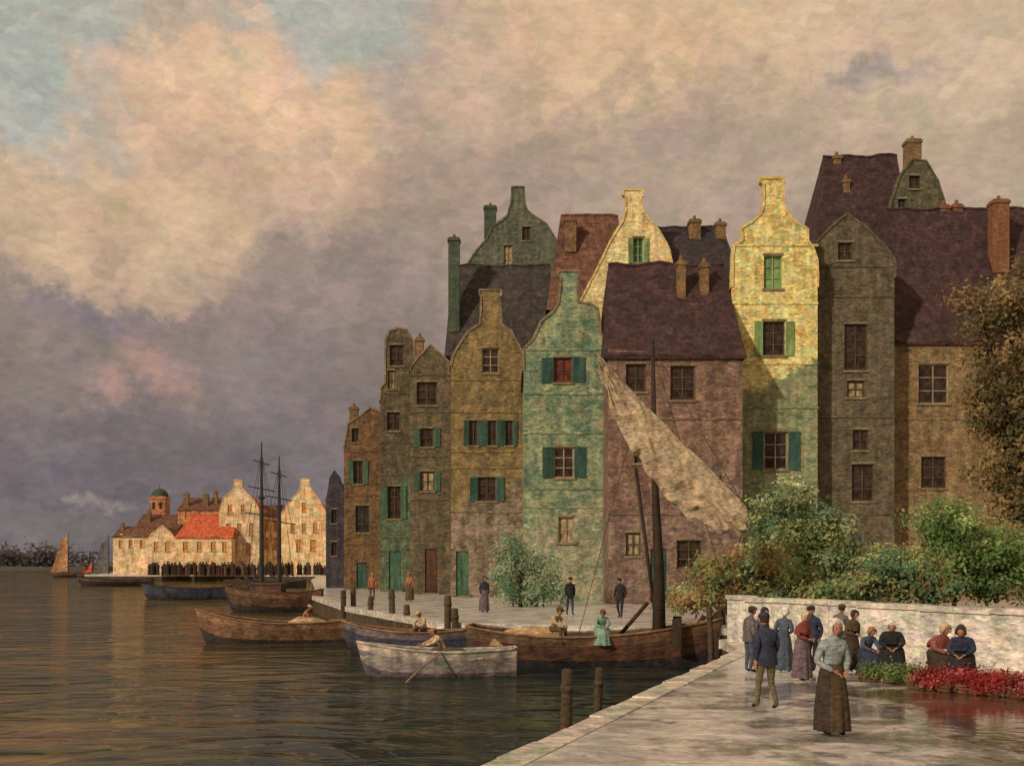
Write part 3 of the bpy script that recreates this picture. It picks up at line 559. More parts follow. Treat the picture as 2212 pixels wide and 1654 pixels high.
# ---------------------------------------------------------------- boats
def hullmesh(L,B,H,bow,stern,keel=.35,transom=.5,fine=1.6,floor=.1,n=26):
    m=M(); K=7; rings=[]
    for i in range(n+1):
        t=i/n
        x=-L/2+L*t
        b=B/2*(transom+(1-transom)*math.sin(min(1,t/.45)*math.pi/2)) if t<.45 else B/2*max(.03,(1-((t-.45)/.55)**(fine*1.35)))
        zs=H+bow*max(0,(t-.35)/.65)**2.2+stern*max(0,(.4-t)/.4)**2
        zk=-keel+ (keel+.1*H)*max(0,(t-.8)/.2)**2
        out=[];inn=[]
        rake=.06*L*max(0,(t-.7)/.3)**2
        for k in range(K):
            a=k/(K-1); y=b*(.08+.92*a**.55) if t<.999 else b*a; z=zk+(zs-zk)*a**1.25
            out.append((x+rake*(a-.6),y,z)); inn.append((x+rake*(a-.6)-(.04 if t>.97 else 0),max(0,y-.07),max(z+ (0 if k==K-1 else .06),min(floor,zs-.04))))
        rings.append((out,inn))
    for sg in (1,-1):
        for (o1,i1),(o2,i2) in zip(rings,rings[1:]):
            P=lambda p:(p[0],p[1]*sg,p[2])
            for k in range(K-1):
                mi=0 if k<3 else (1 if k<5 else 2)
                m.q([P(o1[k]),P(o2[k]),P(o2[k+1]),P(o1[k+1])],mi); m.q([P(i1[k]),P(i1[k+1]),P(i2[k+1]),P(i2[k])],3)
            m.q([P(o1[-1]),P(o2[-1]),P(i2[-1]),P(i1[-1])],2)
            m.q([P(i1[0]),P(i2[0]),(i2[0][0],0,i2[0][2]),(i1[0][0],0,i1[0][2])],3)
            m.q([P(o1[0]),P(o2[0]),(o2[0][0],0,o2[0][2]),(o1[0][0],0,o1[0][2])],0)
    o0,i0=rings[0]
    m.q([(p[0],p[1],p[2]) for p in o0]+[(p[0],-p[1],p[2]) for p in reversed(o0)],1)
    m.q([(p[0]+.05,p[1],p[2]) for p in i0]+[(p[0]+.05,-p[1],p[2]) for p in reversed(i0)],3)
    sheer=[r[0][-1] for r in rings]
    return m,sheer
def boat(name,label,px0,px1,d,B,H,bow,stern,cols,flip=False,rot=0,benches=2,group=None,bz=.42,**k):
    L=(px1-px0)*d/F; xc=X((px0+px1)/2,d)
    e=empty(name,(xc,d,WATER),rot+(math.pi if flip else 0),label,'boat',group)
    m,sh=hullmesh(L,B,H,bow,stern,**k)
    m.build('hull',cols[:4],e,smooth=False,recalc=False)
    m=M()
    for sg in (1,-1): m.tube([(p[0],p[1]*sg,p[2]+.03) for p in sh],.035+.005*B,6)
    m.tube([(sh[0][0],sh[0][1],sh[0][2]+.03),(sh[0][0],-sh[0][1],sh[0][2]+.03)],.05,6)
    m.build('gunwale',cols[4],e,smooth=True)
    for i in range(benches):
        t=.25+.45*i/max(1,benches-1) if benches>1 else .4; x=-L/2+L*t; bb=B/2*.86*(1 if t<.6 else .85)
        m=M(); m.box(x-.14,x+.14,-bb,bb,bz,bz+.05); m.build('bench',cols[4],e)
    return e,L
hb=lambda n,c:surf('hull_'+n,c3(c,.4),scale=1.2,rough=.6,bump=.4,streak=.8,dab=.6)
HT=hb('teal',s(124,154,136)); HGr=hb('palegrey',s(152,140,132)); HBr=hb('brown',s(118,88,64)); HRd=hb('redbrown',s(98,68,52)); HDk=hb('dark',s(58,52,50)); HBl=hb('blue',s(66,68,80)); HPk=hb('palerim',s(184,170,152)); HMv=hb('mauve',s(110,96,96))
RAIL=wood('rail',s(140,106,76))
rb,_=boat('rowing_boat','small pale grey rowing boat with a seated rower',780,1115,34.6,1.5,.74,.3,.08,[HMv,HGr,HPk,HT,HPk],flip=True,rot=.09,benches=3,floor=.3,bz=.55)
for sg in (-1,1):
    m=M(); m.tube([(-.2,sg*.6,.86),(.6,sg*1.6,.35),(1.0,sg*2.1,.02)],[.025,.025,.025],6); m.ell((1.12,sg*2.22,-.05),(.22,.09,.02),8,6); m.build('oar',wood('oar',s(150,122,86)),rb)
d=38.0
bb,BL=boat('sailing_barge','brown wooden sailing barge with tall mast moored at the quay',1010,1545,d,2.7,1.0,.6,.3,[HDk,HRd,HBr,HDk,RAIL],rot=-.16,benches=0,floor=.75)
MW=wood('mast',s(62,48,36)); 
def bl(px,py,dy=0):
    w=Vector((X(px,d),d+dy,Z(py,d)))-Vector(bb.location); return Matrix.Rotation(.16,3,'Z')@w
m=M(); b0=bl(1424,1400); t0=bl(1410,742)
m.tube([(b0.x,0,.7),b0.lerp(t0,.25)+Vector((.05,0,0)),b0.lerp(t0,.55)+Vector((-.03,0,0)),t0],[.25,.19,.12,.065],10); m.ell(t0+Vector((0,0,.05)),(.08,.08,.1),8,6); m.build('mast',MW,bb,smooth=True)
m=M(); sa=bl(1284,768,-.5); sb=bl(1612,1102,-.6); m.tube([sa,sa.lerp(sb,.5)+Vector((0,0,-.12)),sb],[.035,.055,.045],8); m.build('spar',wood('spar',s(110,88,62)),bb,smooth=True)
for a,b,r in ((bl(1374,1010,.1),bl(1422,1372,.1),.06),(bl(1335,1372,-.3),bl(1398,1300,-.2),.07),(bl(1470,1400,-.4),bl(1520,1330,-.1),.09)):
    m=M(); m.tube([a,b],r,8); m.build('derrick',MW,bb,smooth=True)
top=[(1284,768),(1330,818),(1375,864),(1420,912),(1470,962),(1520,1010),(1560,1050),(1604,1096)]
bot=[(1288,800),(1314,888),(1350,962),(1388,1020),(1428,1070),(1480,1118),(1540,1148),(1598,1150)]
def lp(P,t):
    f=t*(len(P)-1); i=min(int(f),len(P)-2); f-=i; return (P[i][0]*(1-f)+P[i+1][0]*f,P[i][1]*(1-f)+P[i+1][1]*f)
m=M(); NU,NV=110,26; G=[]
for i in range(NU+1):
    row=[]
    for j in range(NV+1):
        u=i/NU;v=j/NV; a=lp(top,u);b=lp(bot,u); px=a[0]*(1-v)+b[0]*v; py=a[1]*(1-v)+b[1]*v+v*(math.sin(u*46)*3+16*noise.noise(Vector((u*14,3,0))))
        ph=v*5+u*2.5+2.2*noise.noise(Vector((u*3.5,v*1.2,2)))
        fold=.17*(1-abs(math.sin(ph*3.0)))*(.3+v)+.18*noise.noise(Vector((u*8,v*4,0)))+.07*noise.noise(Vector((u*30,v*10,5)))
        row.append(bl(px,py,-.66-.3*math.sin(math.pi*v)-fold))
    G.append(row)
for i in range(NU):
    for j in range(NV): m.q([G[i][j],G[i+1][j],G[i+1][j+1],G[i][j+1]])
m.build('sail',surf('sailcloth',c3(s(206,182,146),.25),scale=1.2,bump=.8,streak=.3,fine=12,dab=.35,dabscale=3,alpha=.18),bb,smooth=True)
m=M()
for a,b in (((1410,760),(1284,770)),((1410,760),(1590,1340)),((1410,760),(1250,1370)),((1410,750),(1612,1100)),((1612,1102),(1560,1350))):
    m.tube([bl(*a),bl(*b)],.012,4)
m.build('rigging',cloth('rope',s(90,76,58)),bb)
TARP=surf('tarpaulin',c3(s(190,158,116),.35),scale=1.5,bump=.6,dab=.5)
def lumpy(prof,y0,y1,x0,parent):
    m=M(); n=14; rows=[]
    for i in range(n+1):
        y=y0+(y1-y0)*i/n; k=.75+.25*math.sin(math.pi*i/n)
        rows.append([Vector((p[0],y,prof[0][1]+(p[1]-prof[0][1])*k+.06*noise.noise(Vector((p[0]*2,y*2,x0))))) for p in prof])
    for a,b in zip(rows,rows[1:]):
        for j in range(len(prof)-1): m.q([a[j],a[j+1],b[j+1],b[j]])
    m.q(rows[0]); m.q(list(reversed(rows[-1])))
    m.build('hatch_cover',TARP,parent,loc=(x0,0,0))
lumpy([(-1.5,.7),(-1.35,1.0),(-1.0,1.2),(-.5,1.3),(.1,1.32),(.6,1.26),(1.0,1.0),(1.05,.7)],-.9,.9,-1.9,bb)
m=M(); m.tube([(2.9,-.9,1.45),(2.9,.9,1.45)],.15,10); m.box(2.75,3.05,-1.0,-.89,.6,1.65); m.box(2.75,3.05,.89,1.0,.6,1.65); m.build('windlass',MW,bb)
m=M(); m.prism([(BL/2-.6,.2),(BL/2-.2,1.7),(BL/2+.1,2.0),(BL/2+.15,1.6),(BL/2+.0,.0)],-.07,.07); m.build('stem_post',MW,bb)

b3,_=boat('rowing_boat','dark blue wooden boat moored against the quay wall',742,1010,42.3,1.6,.85,.4,.1,[HDk,HBl,HMv,HBr,RAIL],flip=True,rot=-.08,floor=.45,bz=.62)
b4,L4=boat('fishing_boat','long brown wooden fishing boat with raised bow',432,748,48.5,2.0,.85,.6,.1,[HDk,HBr,hb('orange',s(140,104,74)),HDk,RAIL],flip=True,rot=.05,floor=.5,bz=.66)
lumpy([(-1.2,.5),(-1.1,.95),(-.5,1.12),(.1,1.16),(.5,.95),(.7,.5)],-.6,.6,-1.2,b4)
b5,L5=boat('cargo_barge','reddish brown cargo barge with high sides beside the quay',492,696,79,2.6,1.3,.4,.25,[HDk,HRd,HBr,HDk,HRd],flip=True,rot=.0,floor=.5,benches=0)
m=M(); m.box(-1.6,.6,-.9,.9,.5,1.9); m.box(-1.7,.7,-1,1,1.903,2.0); m.build('cabin',HRd,b5,loc=(1,0,0))
b6,_=boat('fishing_boat','low dark blue boat lying off the town quay',310,500,104,2.6,1.0,.4,.2,[HDk,HBl,HBl,HDk,HDk],flip=True,floor=.3)
b7,_=boat('cargo_barge','dark flat barge moored near the town quay',170,330,160,3.5,.9,.3,.2,[HDk,HDk,HBr,HDk,HDk],flip=True,floor=.3)
d=150
sp,_=boat('sailing_ship','two masted sailing ship with bare dark masts',530,660,d,2.6,.7,.5,.3,[HDk,HDk,HDk,HDk,HDk],flip=True,floor=.4,benches=0)
for px,yt in ((565,955),(603,985)):
    xx=-(X(px,d)-sp.location.x); zt=Z(yt,d)-WATER
    m=M(); m.tube([(0,0,.3),(0,0,zt*.6),(0,0,zt)],[.34,.26,.08],8); mo=m.build('mast',HDk,sp,loc=(xx,0,0))
    for zf,w in ((.5,2.2),(.68,1.8),(.86,1.1)):
        m=M(); m.tube([(-w,.1,zt*zf-.35),(w,.1,zt*zf+.35)],.09,6); m.build('yard',HDk,mo)
    m=M()
    for k in (-3.2,-1.8,1.8,3.2): m.tube([(0,0,zt*.93),(k,.8*(1 if k>0 else -1),.8)],.03,4)
    m.build('rigging',HDk,mo)
    m=M(); m.ell((0,0,zt*.62),(.5,.4,.3),8,6); m.build('furled_sail',HDk,mo)
def sailboat(label,px,d,h,colr,w,seed):
    e,L=boat('sailing_boat',label,px-28,px+34,d,2.2,.8,.4,.1,[HDk,HDk,HBr,HDk,HDk],floor=.2,benches=1)
    m=M(); m.tube([(0,0,.1),(0,0,h)],[.14,.06],6); m.build('mast',HDk,e)
    m=M(); G=[]
    for i in range(9):
        v=i/8; row=[]
        for j in range(7):
            u=j/6; row.append((-.1-(w*(1-v*.62))*u,.5*math.sin(u*2.5)*(1-v*.5)+.06*math.sin(v*20),1.2+(h-1.4)*v-u*v*1.2+.2*math.sin(u*6)))
        G.append(row)
    for i in range(8):
        for j in range(6): m.q([G[i][j],G[i][j+1],G[i+1][j+1],G[i+1][j]])
    m.build('sail',surf('sail_'+str(seed),c3(colr,.4),scale=.8,dab=.6,dabscale=1),e,smooth=True)
sailboat('small boat with upright orange-brown sail',144,245,9.8,s(176,130,88),3.8,1)
sailboat('small boat with low red sail',196,230,3.6,s(190,88,58),2.6,2)
sailboat('dark boat with tall grey sail',232,212,8.6,s(100,96,96),3.2,3)

PG='wooden mooring posts along the quay'
PM=wood('pile',s(84,68,50))
def post(px,d,ztop,r,label,lean=0):
    m=M(); h=ztop-WATER
    m.tube([(0,0,-1),(lean*.4,0,h*.5),(lean,0,h-.06),(lean,0,h)],[r*1.05,r,r*.95,r*.7],10)
    m.tube([(lean*.8,0,h-.42),(lean*.8,0,h-.3)],r*1.12,10,mi=1)
    o=m.build('mooring_post',[PM,cloth('rope',s(90,76,58))],None,(X(px,d),d,WATER),smooth=True); tag(o,label,'post',PG)
post(1222,20.2,.5,.11,'weathered wooden mooring post standing at the quay edge',.03)
post(1290,25.5,.02,.1,'dark short mooring post in the water by the quay',.05)
for px,d,zt in ((742,60,.9),(764,60.6,1.1),(800,56,.7),(848,52,1.15),(880,50,.5),(968,44.3,1.1),(985,44.0,.6)):
    post(px,d,zt,.15,'thick dark wooden pile at the edge of the stone quay',random.uniform(-.06,.06))
post(1538,36.2,1.0,.1,'dark wooden pile beside the barge bow',-.1)

# ---------------------------------------------------------------- people
SKIN=surf('skin',c3(s(176,128,98),.15),scale=8,rough=.6,bump=.05,streak=.1,detail=.3); SHOE=cloth('shoe',s(34,28,24)); EYE=cloth('eye',s(30,22,18)); LIP=cloth('lip',s(130,70,60))
HAIR=cloth('hair',s(58,42,30))
POS={
'stand':dict(pel=(0,0,.53),sp=(0,0,.63),ch=(0,-.012,.74),nk=(0,-.034,.828),hb=(0,-.046,.866),hd=(0,-.06,.915),
 hip=(.055,0,.50),kn=(.062,-.012,.28),an=(.062,.012,.045),to=(.07,-.085,.022),sh=(.098,-.014,.775),el=(.128,.01,.635),wr=(.12,-.06,.505)),
}
POS['fold']=dict(POS['stand'],el=(.14,.0,.64),wr=(.045,-.115,.60))
POS['carry']=dict(POS['stand'],el=(.15,.0,.63),wr=(.06,-.125,.56))
POS['sit']=dict(pel=(0,0,.285),sp=(0,-.02,.375),ch=(0,-.07,.465),nk=(0,-.12,.535),hb=(0,-.14,.565),hd=(0,-.165,.608),
 hip=(.06,-.03,.275),kn=(.075,-.24,.285),an=(.075,-.24,.05),to=(.08,-.32,.025),sh=(.098,-.09,.50),el=(.135,-.15,.40),wr=(.055,-.25,.355))
POS['row']=dict(POS['sit'],sp=(0,-.05,.37),ch=(0,-.12,.46),nk=(0,-.18,.53),hb=(0,-.20,.56),hd=(0,-.225,.60),sh=(.1,-.14,.505),el=(.15,-.27,.42),wr=(.12,-.40,.38))
def person(label,loc,face,h,pose='stand',top=None,bottom=None,skirt=None,hat=None,hatm=None,walk=0,hands=True,name='person',apron=None,group=None,shawl=None):
    P=POS[pose]; e=empty(name,loc,face,label,'person',group)
    vs=[];ed=[];rad=[]
    def add(p,r,par=None):
        vs.append((p[0]*h,p[1]*h,p[2]*h)); rad.append(r*h)
        if par is not None: ed.append((par,len(vs)-1))
        return len(vs)-1
    pel=add(P['pel'],.078); sp=add(P['sp'],.07,pel); ch=add(P['ch'],.083,sp); nk=add(P['nk'],.034,ch); hb=add(P['hb'],.033,nk)
    bones=[(pel,sp,0),(sp,ch,0),(ch,nk,0),(nk,hb,2)]
    for sg in (1,-1):
        w=walk*sg
        f=lambda k,dy=0,dz=0:(P[k][0]*sg,P[k][1]+dy,P[k][2]+dz)
        hi=add(f('hip'),.056,pel); kn=add(f('kn',-.045*w if w>0 else .02*w),.037,hi); an=add(f('an',-.1*w,.012 if w<0 else 0),.024,kn); to=add(f('to',-.1*w),.02,an)
        sh=add(f('sh'),.044,ch); el=add(f('el',.03*w),.034,sh); wr=add(f('wr',.07*w),.022,el)
        bones+=[(hi,kn,1),(kn,an,1),(an,to,3),(ch,sh,0),(sh,el,0),(el,wr,0)]
        if sg==1: WR=[(vs[el],vs[wr],1)]
        else: WR.append((vs[el],vs[wr],-1))
    me=bpy.data.meshes.new('sk'); me.from_pydata(vs,ed,[]); ob=bpy.data.objects.new('sk',me); COL.objects.link(ob)
    sk=ob.modifiers.new('s','SKIN'); sk.use_smooth_shade=True
    for i,r in enumerate(rad):
        v=me.skin_vertices[0].data[i]; v.radius=(r,r*(.8 if i in (pel,sp,ch) else 1)); v.use_root=(i==0)
    ob.modifiers.new('ss','SUBSURF').levels=1
    dg=bpy.context.evaluated_depsgraph_get(); ev=ob.evaluated_get(dg); em=ev.to_mesh()
    m=M(); m.v=[tuple(v.co) for v in em.vertices]
    for p in em.polygons:
        c=p.center; best=None
        for a,b,k in bones:
            A=Vector(vs[a]);B=Vector(vs[b]); t=max(0,min(1,(c-A).dot(B-A)/max(1e-9,(B-A).length_squared))); dd=(c-A.lerp(B,t)).length-rad[a]*.5
            if best is None or dd<best[0]: best=(dd,k)
        m.f.append(tuple(p.vertices)); m.m.append(best[1])
    ev.to_mesh_clear(); bpy.data.objects.remove(ob); bpy.data.meshes.remove(me)
    hd=Vector(P['hd'])*h; tilt=Matrix.Rotation({'stand':.15,'fold':.2,'carry':.2,'sit':.4,'row':.45}[pose],3,'X')
    def hf(u):
        x,y,z=u
        if z<0: x*=1+.3*z; 
        if z<-.3 and y>0: y*=.75
        if y<-.3:
            y-=.26*math.exp(-(x/.15)**2-((z+.14)/.2)**2)
            y+=.14*(math.exp(-((x-.36)/.2)**2-((z-.06)/.14)**2)+math.exp(-((x+.36)/.2)**2-((z-.06)/.14)**2))
            y-=.06*math.exp(-(x/.22)**2-((z+.5)/.1)**2); y-=.08*math.exp(-(x/.25)**2-((z+.85)/.15)**2)
        return Vector((x,y,z))
    R=(.046*h,.056*h,.067*h)
    m.ell(hd,R,18,16,fn=hf,mat=tilt,mif=lambda u:5 if (abs(u.x)<.28 and -.56<u.z<-.42 and u.y<0) else 2)
    for sg in (1,-1):
        m.ell(hd+tilt@Vector((.36*R[0]*sg,-.83*R[1],.06*R[2])),(R[0]*.16,R[1]*.1,R[2]*.09),8,6,mi=4)
        m.ell(hd+tilt@Vector((.98*R[0]*sg,.05*R[1],-.05*R[2])),(R[0]*.13,R[1]*.2,R[2]*.26),8,6,mi=2)
    if hands:
        for (a,b,sg) in WR:
            a=Vector(a);b=Vector(b); t=(b-a).normalized(); side=Vector((0,-1,0)) if abs(t.y)<.8 else Vector((0,0,1)); side=(side-t*side.dot(t)).normalized(); nn=t.cross(side)
            rm=Matrix((side,nn,t)).transposed()
            m.ell(b+t*.03*h,(.024*h,.011*h,.034*h),8,6,mi=2,mat=rm)
            for i,(o,ln) in enumerate(((-.017,.036),(-.006,.043),(.006,.047),(.017,.042))):
                p=b+t*.052*h+side*o*h; bend=nn*(-sg)*.012*h
                m.tube([p,p+t*ln*.5*h+bend*.3,p+t*ln*h+bend],[.0055*h,.005*h,.004*h],6,mi=2)
            p=b+t*.02*h+side*.02*h; m.tube([p,p+side*.018*h+t*.012*h,p+side*.024*h+t*.034*h],[.007*h,.006*h,.0045*h],6,mi=2)
    m.build('body',[top,bottom,SKIN,SHOE,EYE,LIP],e,smooth=True,recalc=True)
    if hat!='bonnet':
        mm=M(); mm.ell(hd+tilt@Vector((0,.012*h,.008*h)),(R[0]*1.1,R[1]*1.05,R[2]*1.02),14,12,mat=tilt,fn=lambda u:Vector((u.x,(u.y if u.y>-.3 or u.z>.6 else -.3),u.z if u.z>-.6 else -.6))); mm.build('hair',HAIR,e,smooth=True)
    if hat=='cap':
        mm=M(); mm.ell(hd+tilt@Vector((0,.004*h,.036*h)),(R[0]*1.32,R[1]*1.28,R[2]*.6),16,8,zmin=-.35,mat=tilt); mm.ell(hd+tilt@Vector((0,-.058*h,.028*h)),(R[0]*.85,R[1]*.55,R[2]*.08),10,6,mat=tilt); mm.build('cap',hatm,e,smooth=True)
    elif hat=='bonnet':
        def bf(u):
            x,y,z=u; lim=-.62 if z>.15 else -.3
            if z>.42: lim=-2
            return Vector((x*(1+.12*max(0,-z)),max(y,lim),z))
        mm=M(); mm.ell(hd+tilt@Vector((0,.006*h,.012*h)),(R[0]*1.24,R[1]*1.18,R[2]*1.14),20,16,mat=tilt,fn=bf)
        mm.tube([hd+tilt@Vector((R[0]*1.22*math.sin(a),-.62*R[1],.0*h+R[2]*1.08*math.cos(a))) for a in [(-1.8+.3*i) for i in range(13)]],.009*h,6)
        mm.build('bonnet',hatm,e,smooth=True)
    elif hat=='hat':
        mm=M(); mm.ell(hd+tilt@Vector((0,0,.04*h)),(R[0]*1.1,R[1]*1.05,R[2]*.75),14,8,zmin=-.1,mat=tilt); mm.ell(hd+tilt@Vector((0,0,.036*h)),(R[0]*1.9,R[1]*1.7,R[2]*.1),16,6,mat=tilt); mm.build('hat',hatm,e,smooth=True)
    if skirt:
        pe=P['pel']
        if pose in('sit','row'): path=[((0,-.02,.38),.082,.07),((0,-.06,.345),.13,.13),((0,-.12,.315),.145,.19),((0,-.15,.2),.155,.19),((0,-.16,.1),.165,.19),((0,-.17,.015),.175,.2)]
        else: path=[((0,pe[1]*.9,.61),.078,.066),((0,pe[1],.55),.106,.096),((0,pe[1]*.6,.42),.124,.116),((0,0,.22),.138,.132),((0,0,.045),.144,.14)]
        mm=M(); SG=44; st=random.random()*6
        for c,rx,ry in path:
            fz=1-(c[2]/.6)
            for j in range(SG):
                a=2*math.pi*j/SG; f=1+(.11*math.sin(a*9+st)+.07*math.sin(a*5+st*2+c[2]*4))*max(0,fz)
                if c[2]>.3 and pose=='sit': f=1
                mm.v.append(((c[0]+rx*math.cos(a)*f)*h,(c[1]+ry*math.sin(a)*f)*h,c[2]*h))
        for i in range(len(path)-1):
            for j in range(SG):
                mm.f.append((i*SG+j,i*SG+(j+1)%SG,(i+1)*SG+(j+1)%SG,(i+1)*SG+j)); 
                a=2*math.pi*(j+.5)/SG; front=abs(a-1.5*math.pi)<.62
                mm.m.append(1 if (apron and front and i<4) else 0)
        mm.build('skirt',[skirt,apron or skirt],e,smooth=True)
    elif pose in('stand','fold','carry'):
        mm=M(); SG=24
        for c,rx,ry in (((0,0,.64),.09,.074),((0,0,.54),.104,.09),((0,0,.46),.116,.1)):
            for j in range(SG):
                a=2*math.pi*j/SG; mm.v.append((rx*math.cos(a)*h*(1+.04*math.sin(a*5)),ry*math.sin(a)*h,c[2]*h))
        for i in range(2):
            for j in range(SG): mm.f.append((i*SG+j,i*SG+(j+1)%SG,(i+1)*SG+(j+1)%SG,(i+1)*SG+j)); mm.m.append(0)
        mm.build('jacket',top,e,smooth=True)
    if shawl:
        mm=M(); SG=32; nkp=P['nk']; chp=P['ch']; sd=random.random()*6
        for t,rx,ry in ((.0,.042,.042),(.25,.085,.07),(.6,.128,.095),(1.0,.14,.102),(1.5,.135,.105)):
            for j in range(SG):
                a=2*math.pi*j/SG; cy=nkp[1]+(chp[1]-nkp[1])*min(t,1.1); cz=nkp[2]+.012+(chp[2]-nkp[2])*t
                f=1+.05*t*math.sin(a*7+sd); dz=-.035*t*abs(math.sin(a)); mm.v.append((rx*f*math.cos(a)*h,(cy+ry*f*math.sin(a))*h,(cz+dz)*h))
        for i in range(4):
            for j in range(SG): mm.f.append((i*SG+j,i*SG+(j+1)%SG,(i+1)*SG+(j+1)%SG,(i+1)*SG+j)); mm.m.append(0)
        mm.build('shawl',shawl,e,smooth=True)
    return e
def G_(px,py): 
    d=F*HC/(py-HOR); return (X(px,d),d,0.004)
C=dict(navy=cloth('navy',s(58,62,80)),black=cloth('black',s(48,46,46)),brown=cloth('brown',s(100,80,58)),dkbrown=cloth('dkbrown',s(72,58,48)),blueg=cloth('bluegrey',s(148,156,152)),red=cloth('red',s(146,76,66)),rose=cloth('rose',s(156,98,88)),white=cloth('white',s(240,230,206)),cream=cloth('cream',s(206,178,138)),mauve=cloth('mauve',s(112,94,98)),grey=cloth('grey',s(114,108,102)),teal=cloth('tealcloth',s(140,168,150)),slate=cloth('slatecloth',s(86,94,106)),orange=cloth('orangecloth',s(172,120,80)),olive=cloth('olive',s(106,98,72)))
PI=math.pi
person('woman in pale blue blouse, cream cap and long dark skirt',G_(1797,1588),.25,1.66,'carry',C['blueg'],C['brown'],C['dkbrown'],'bonnet',C['white'],apron=C['brown'])
person('man in dark navy jacket and brown trousers walking away',G_(1656,1532),PI+.25,1.62,'stand',C['navy'],C['olive'],None,'cap',C['navy'],walk=.9)
person('man in grey coat standing at the quay corner',G_(1618,1452),PI*.6,1.48,'stand',C['grey'],C['slate'],None,'cap',C['brown'])
person('woman in mauve coat standing with the group',G_(1645,1445),.6,1.42,'fold',C['mauve'],C['grey'],C['mauve'],'bonnet',C['navy'])
person('woman in grey-blue dress standing with the group',G_(1693,1452),PI*.8,1.44,'fold',C['slate'],C['grey'],C['slate'],'bonnet',C['white'])
person('woman in rose red shawl and mauve skirt',G_(1732,1470),.9,1.44,'fold',C['red'],C['mauve'],C['mauve'],'bonnet',C['cream'],shawl=C['red'])
person('person in dark blue coat behind the red shawl',G_(1757,1450),-.9,1.48,'stand',C['navy'],C['black'],None,'cap',C['black'],walk=.8)
person('man in grey smock near the wall',G_(1815,1440),PI*.75,1.48,'stand',C['grey'],C['dkbrown'],None,'cap',C['brown'],walk=.8)
person('woman in brown shawl near the wall',G_(1840,1450),.5,1.38,'fold',C['brown'],C['dkbrown'],C['dkbrown'],'bonnet',C['dkbrown'],shawl=C['brown'])
def stool(loc,face):
    e=empty('stool',loc,face,'low wooden stool under a market seller','stool','market stools')
    st=wood('stool',s(100,76,50))
    m=M(); m.tube([(0,0,.36),(0,0,.405)],.17,12); m.build('seat',st,e)
    for i in range(3):
        a=i*2.1+.5; m=M(); m.tube([(.1*math.cos(a),.1*math.sin(a),.36),(.17*math.cos(a),.17*math.sin(a),0)],[.022,.018],6); m.build('leg',st,e)
for px,py,fc,h,lab,t,sk,ht,sh in (
  (1868,1454,.3,1.5,'seated market woman in blue dress with orange scarf',C['slate'],C['navy'],C['orange'],None),
  (1926,1458,-.3,1.75,'woman in black dress and white cap seated by the flowers',C['black'],C['black'],C['white'],C['black']),
  (2018,1472,.4,1.75,'woman in red shawl and dark skirt seated by the crates',C['rose'],C['dkbrown'],C['cream'],C['red']),
  (2080,1478,-.5,1.75,'woman in dark shawl and brown scarf seated beside the crates',C['navy'],C['black'],C['dkbrown'],C['navy'])):
    p=G_(px,py); person(lab,(p[0],p[1],.004),fc,h,'sit',t,sk,sk,'bonnet',ht,shawl=sh); stool(p,fc)
# far quay
person('woman in dark blue dress walking on the far quay',G_(1046,1322),.4,1.75,'stand',C['navy'],C['brown'],C['mauve'],'bonnet',C['navy'],hands=True)
person('man in dark suit standing on the far quay',G_(1231,1328),.2,1.75,'stand',C['black'],C['navy'],None,'cap',C['black'],walk=.6)
person('man in black coat walking past the mauve house',G_(1340,1334),-.5,1.75,'stand',C['black'],C['black'],None,'cap',C['black'],walk=.9)
person('person in orange-brown coat by the house doors',G_(804,1296),.2,1.75,'stand',C['orange'],C['brown'],None,'cap',C['orange'])
person('person in tan coat by the house doors',G_(885,1298),-.4,1.8,'stand',C['orange'],C['dkbrown'],C['brown'],'hat',C['orange'])
# in the boats
person('rower in cream shirt leaning forward in the rowing boat',(X(962,34.6),34.6,WATER+.3),-PI/2+.3,1.75,'row',C['cream'],C['brown'],None,'cap',C['orange'])
person('man in cream smock seated in the dark boat',(X(915,42.3),42.3,WATER+.46),-.6,1.8,'sit',C['cream'],C['brown'],None,'cap',C['cream'])
person('man in cream smock and brown hat seated on the barge',(X(1192,38),37.3,WATER+.76),.9,1.85,'sit',C['cream'],C['brown'],None,'hat',C['brown'])
person('woman in pale teal blouse seated on the barge',(X(1295,37.5),37.1,WATER+.76),.2,1.75,'sit',C['teal'],C['grey'],C['teal'],'cap',C['brown'])
person('man in orange-brown shirt seated in the fishing boat',(X(655,48.5),48.5,WATER+.5),PI/2,1.7,'sit',C['orange'],C['dkbrown'],None,'cap',C['cream'])

m=M(); rnd=random.Random(3)
for i in range(170):
    px=rnd.uniform(318,705); d=rnd.uniform(197.5,199.3) if px<640 else rnd.uniform(198,200); x=X(px,d); h=rnd.uniform(1.6,2.5); mi=rnd.choice([0,0,1,2,0])
    m.tube([(x,d,0),(x,d,h*.45),(x,d,h*.78),(x,d,h*.85)],[.32,.26,.32,.1],6,mi=mi); m.ell((x,d,h*.93),(.14,.14,.18),6,5,mi=0)
o=m.build('quayside_crowd',[C['dkbrown'],C['brown'],cloth('dkred',s(90,48,40))]); o['kind']='stuff'; o['label']='dense distant crowd along the town quay'
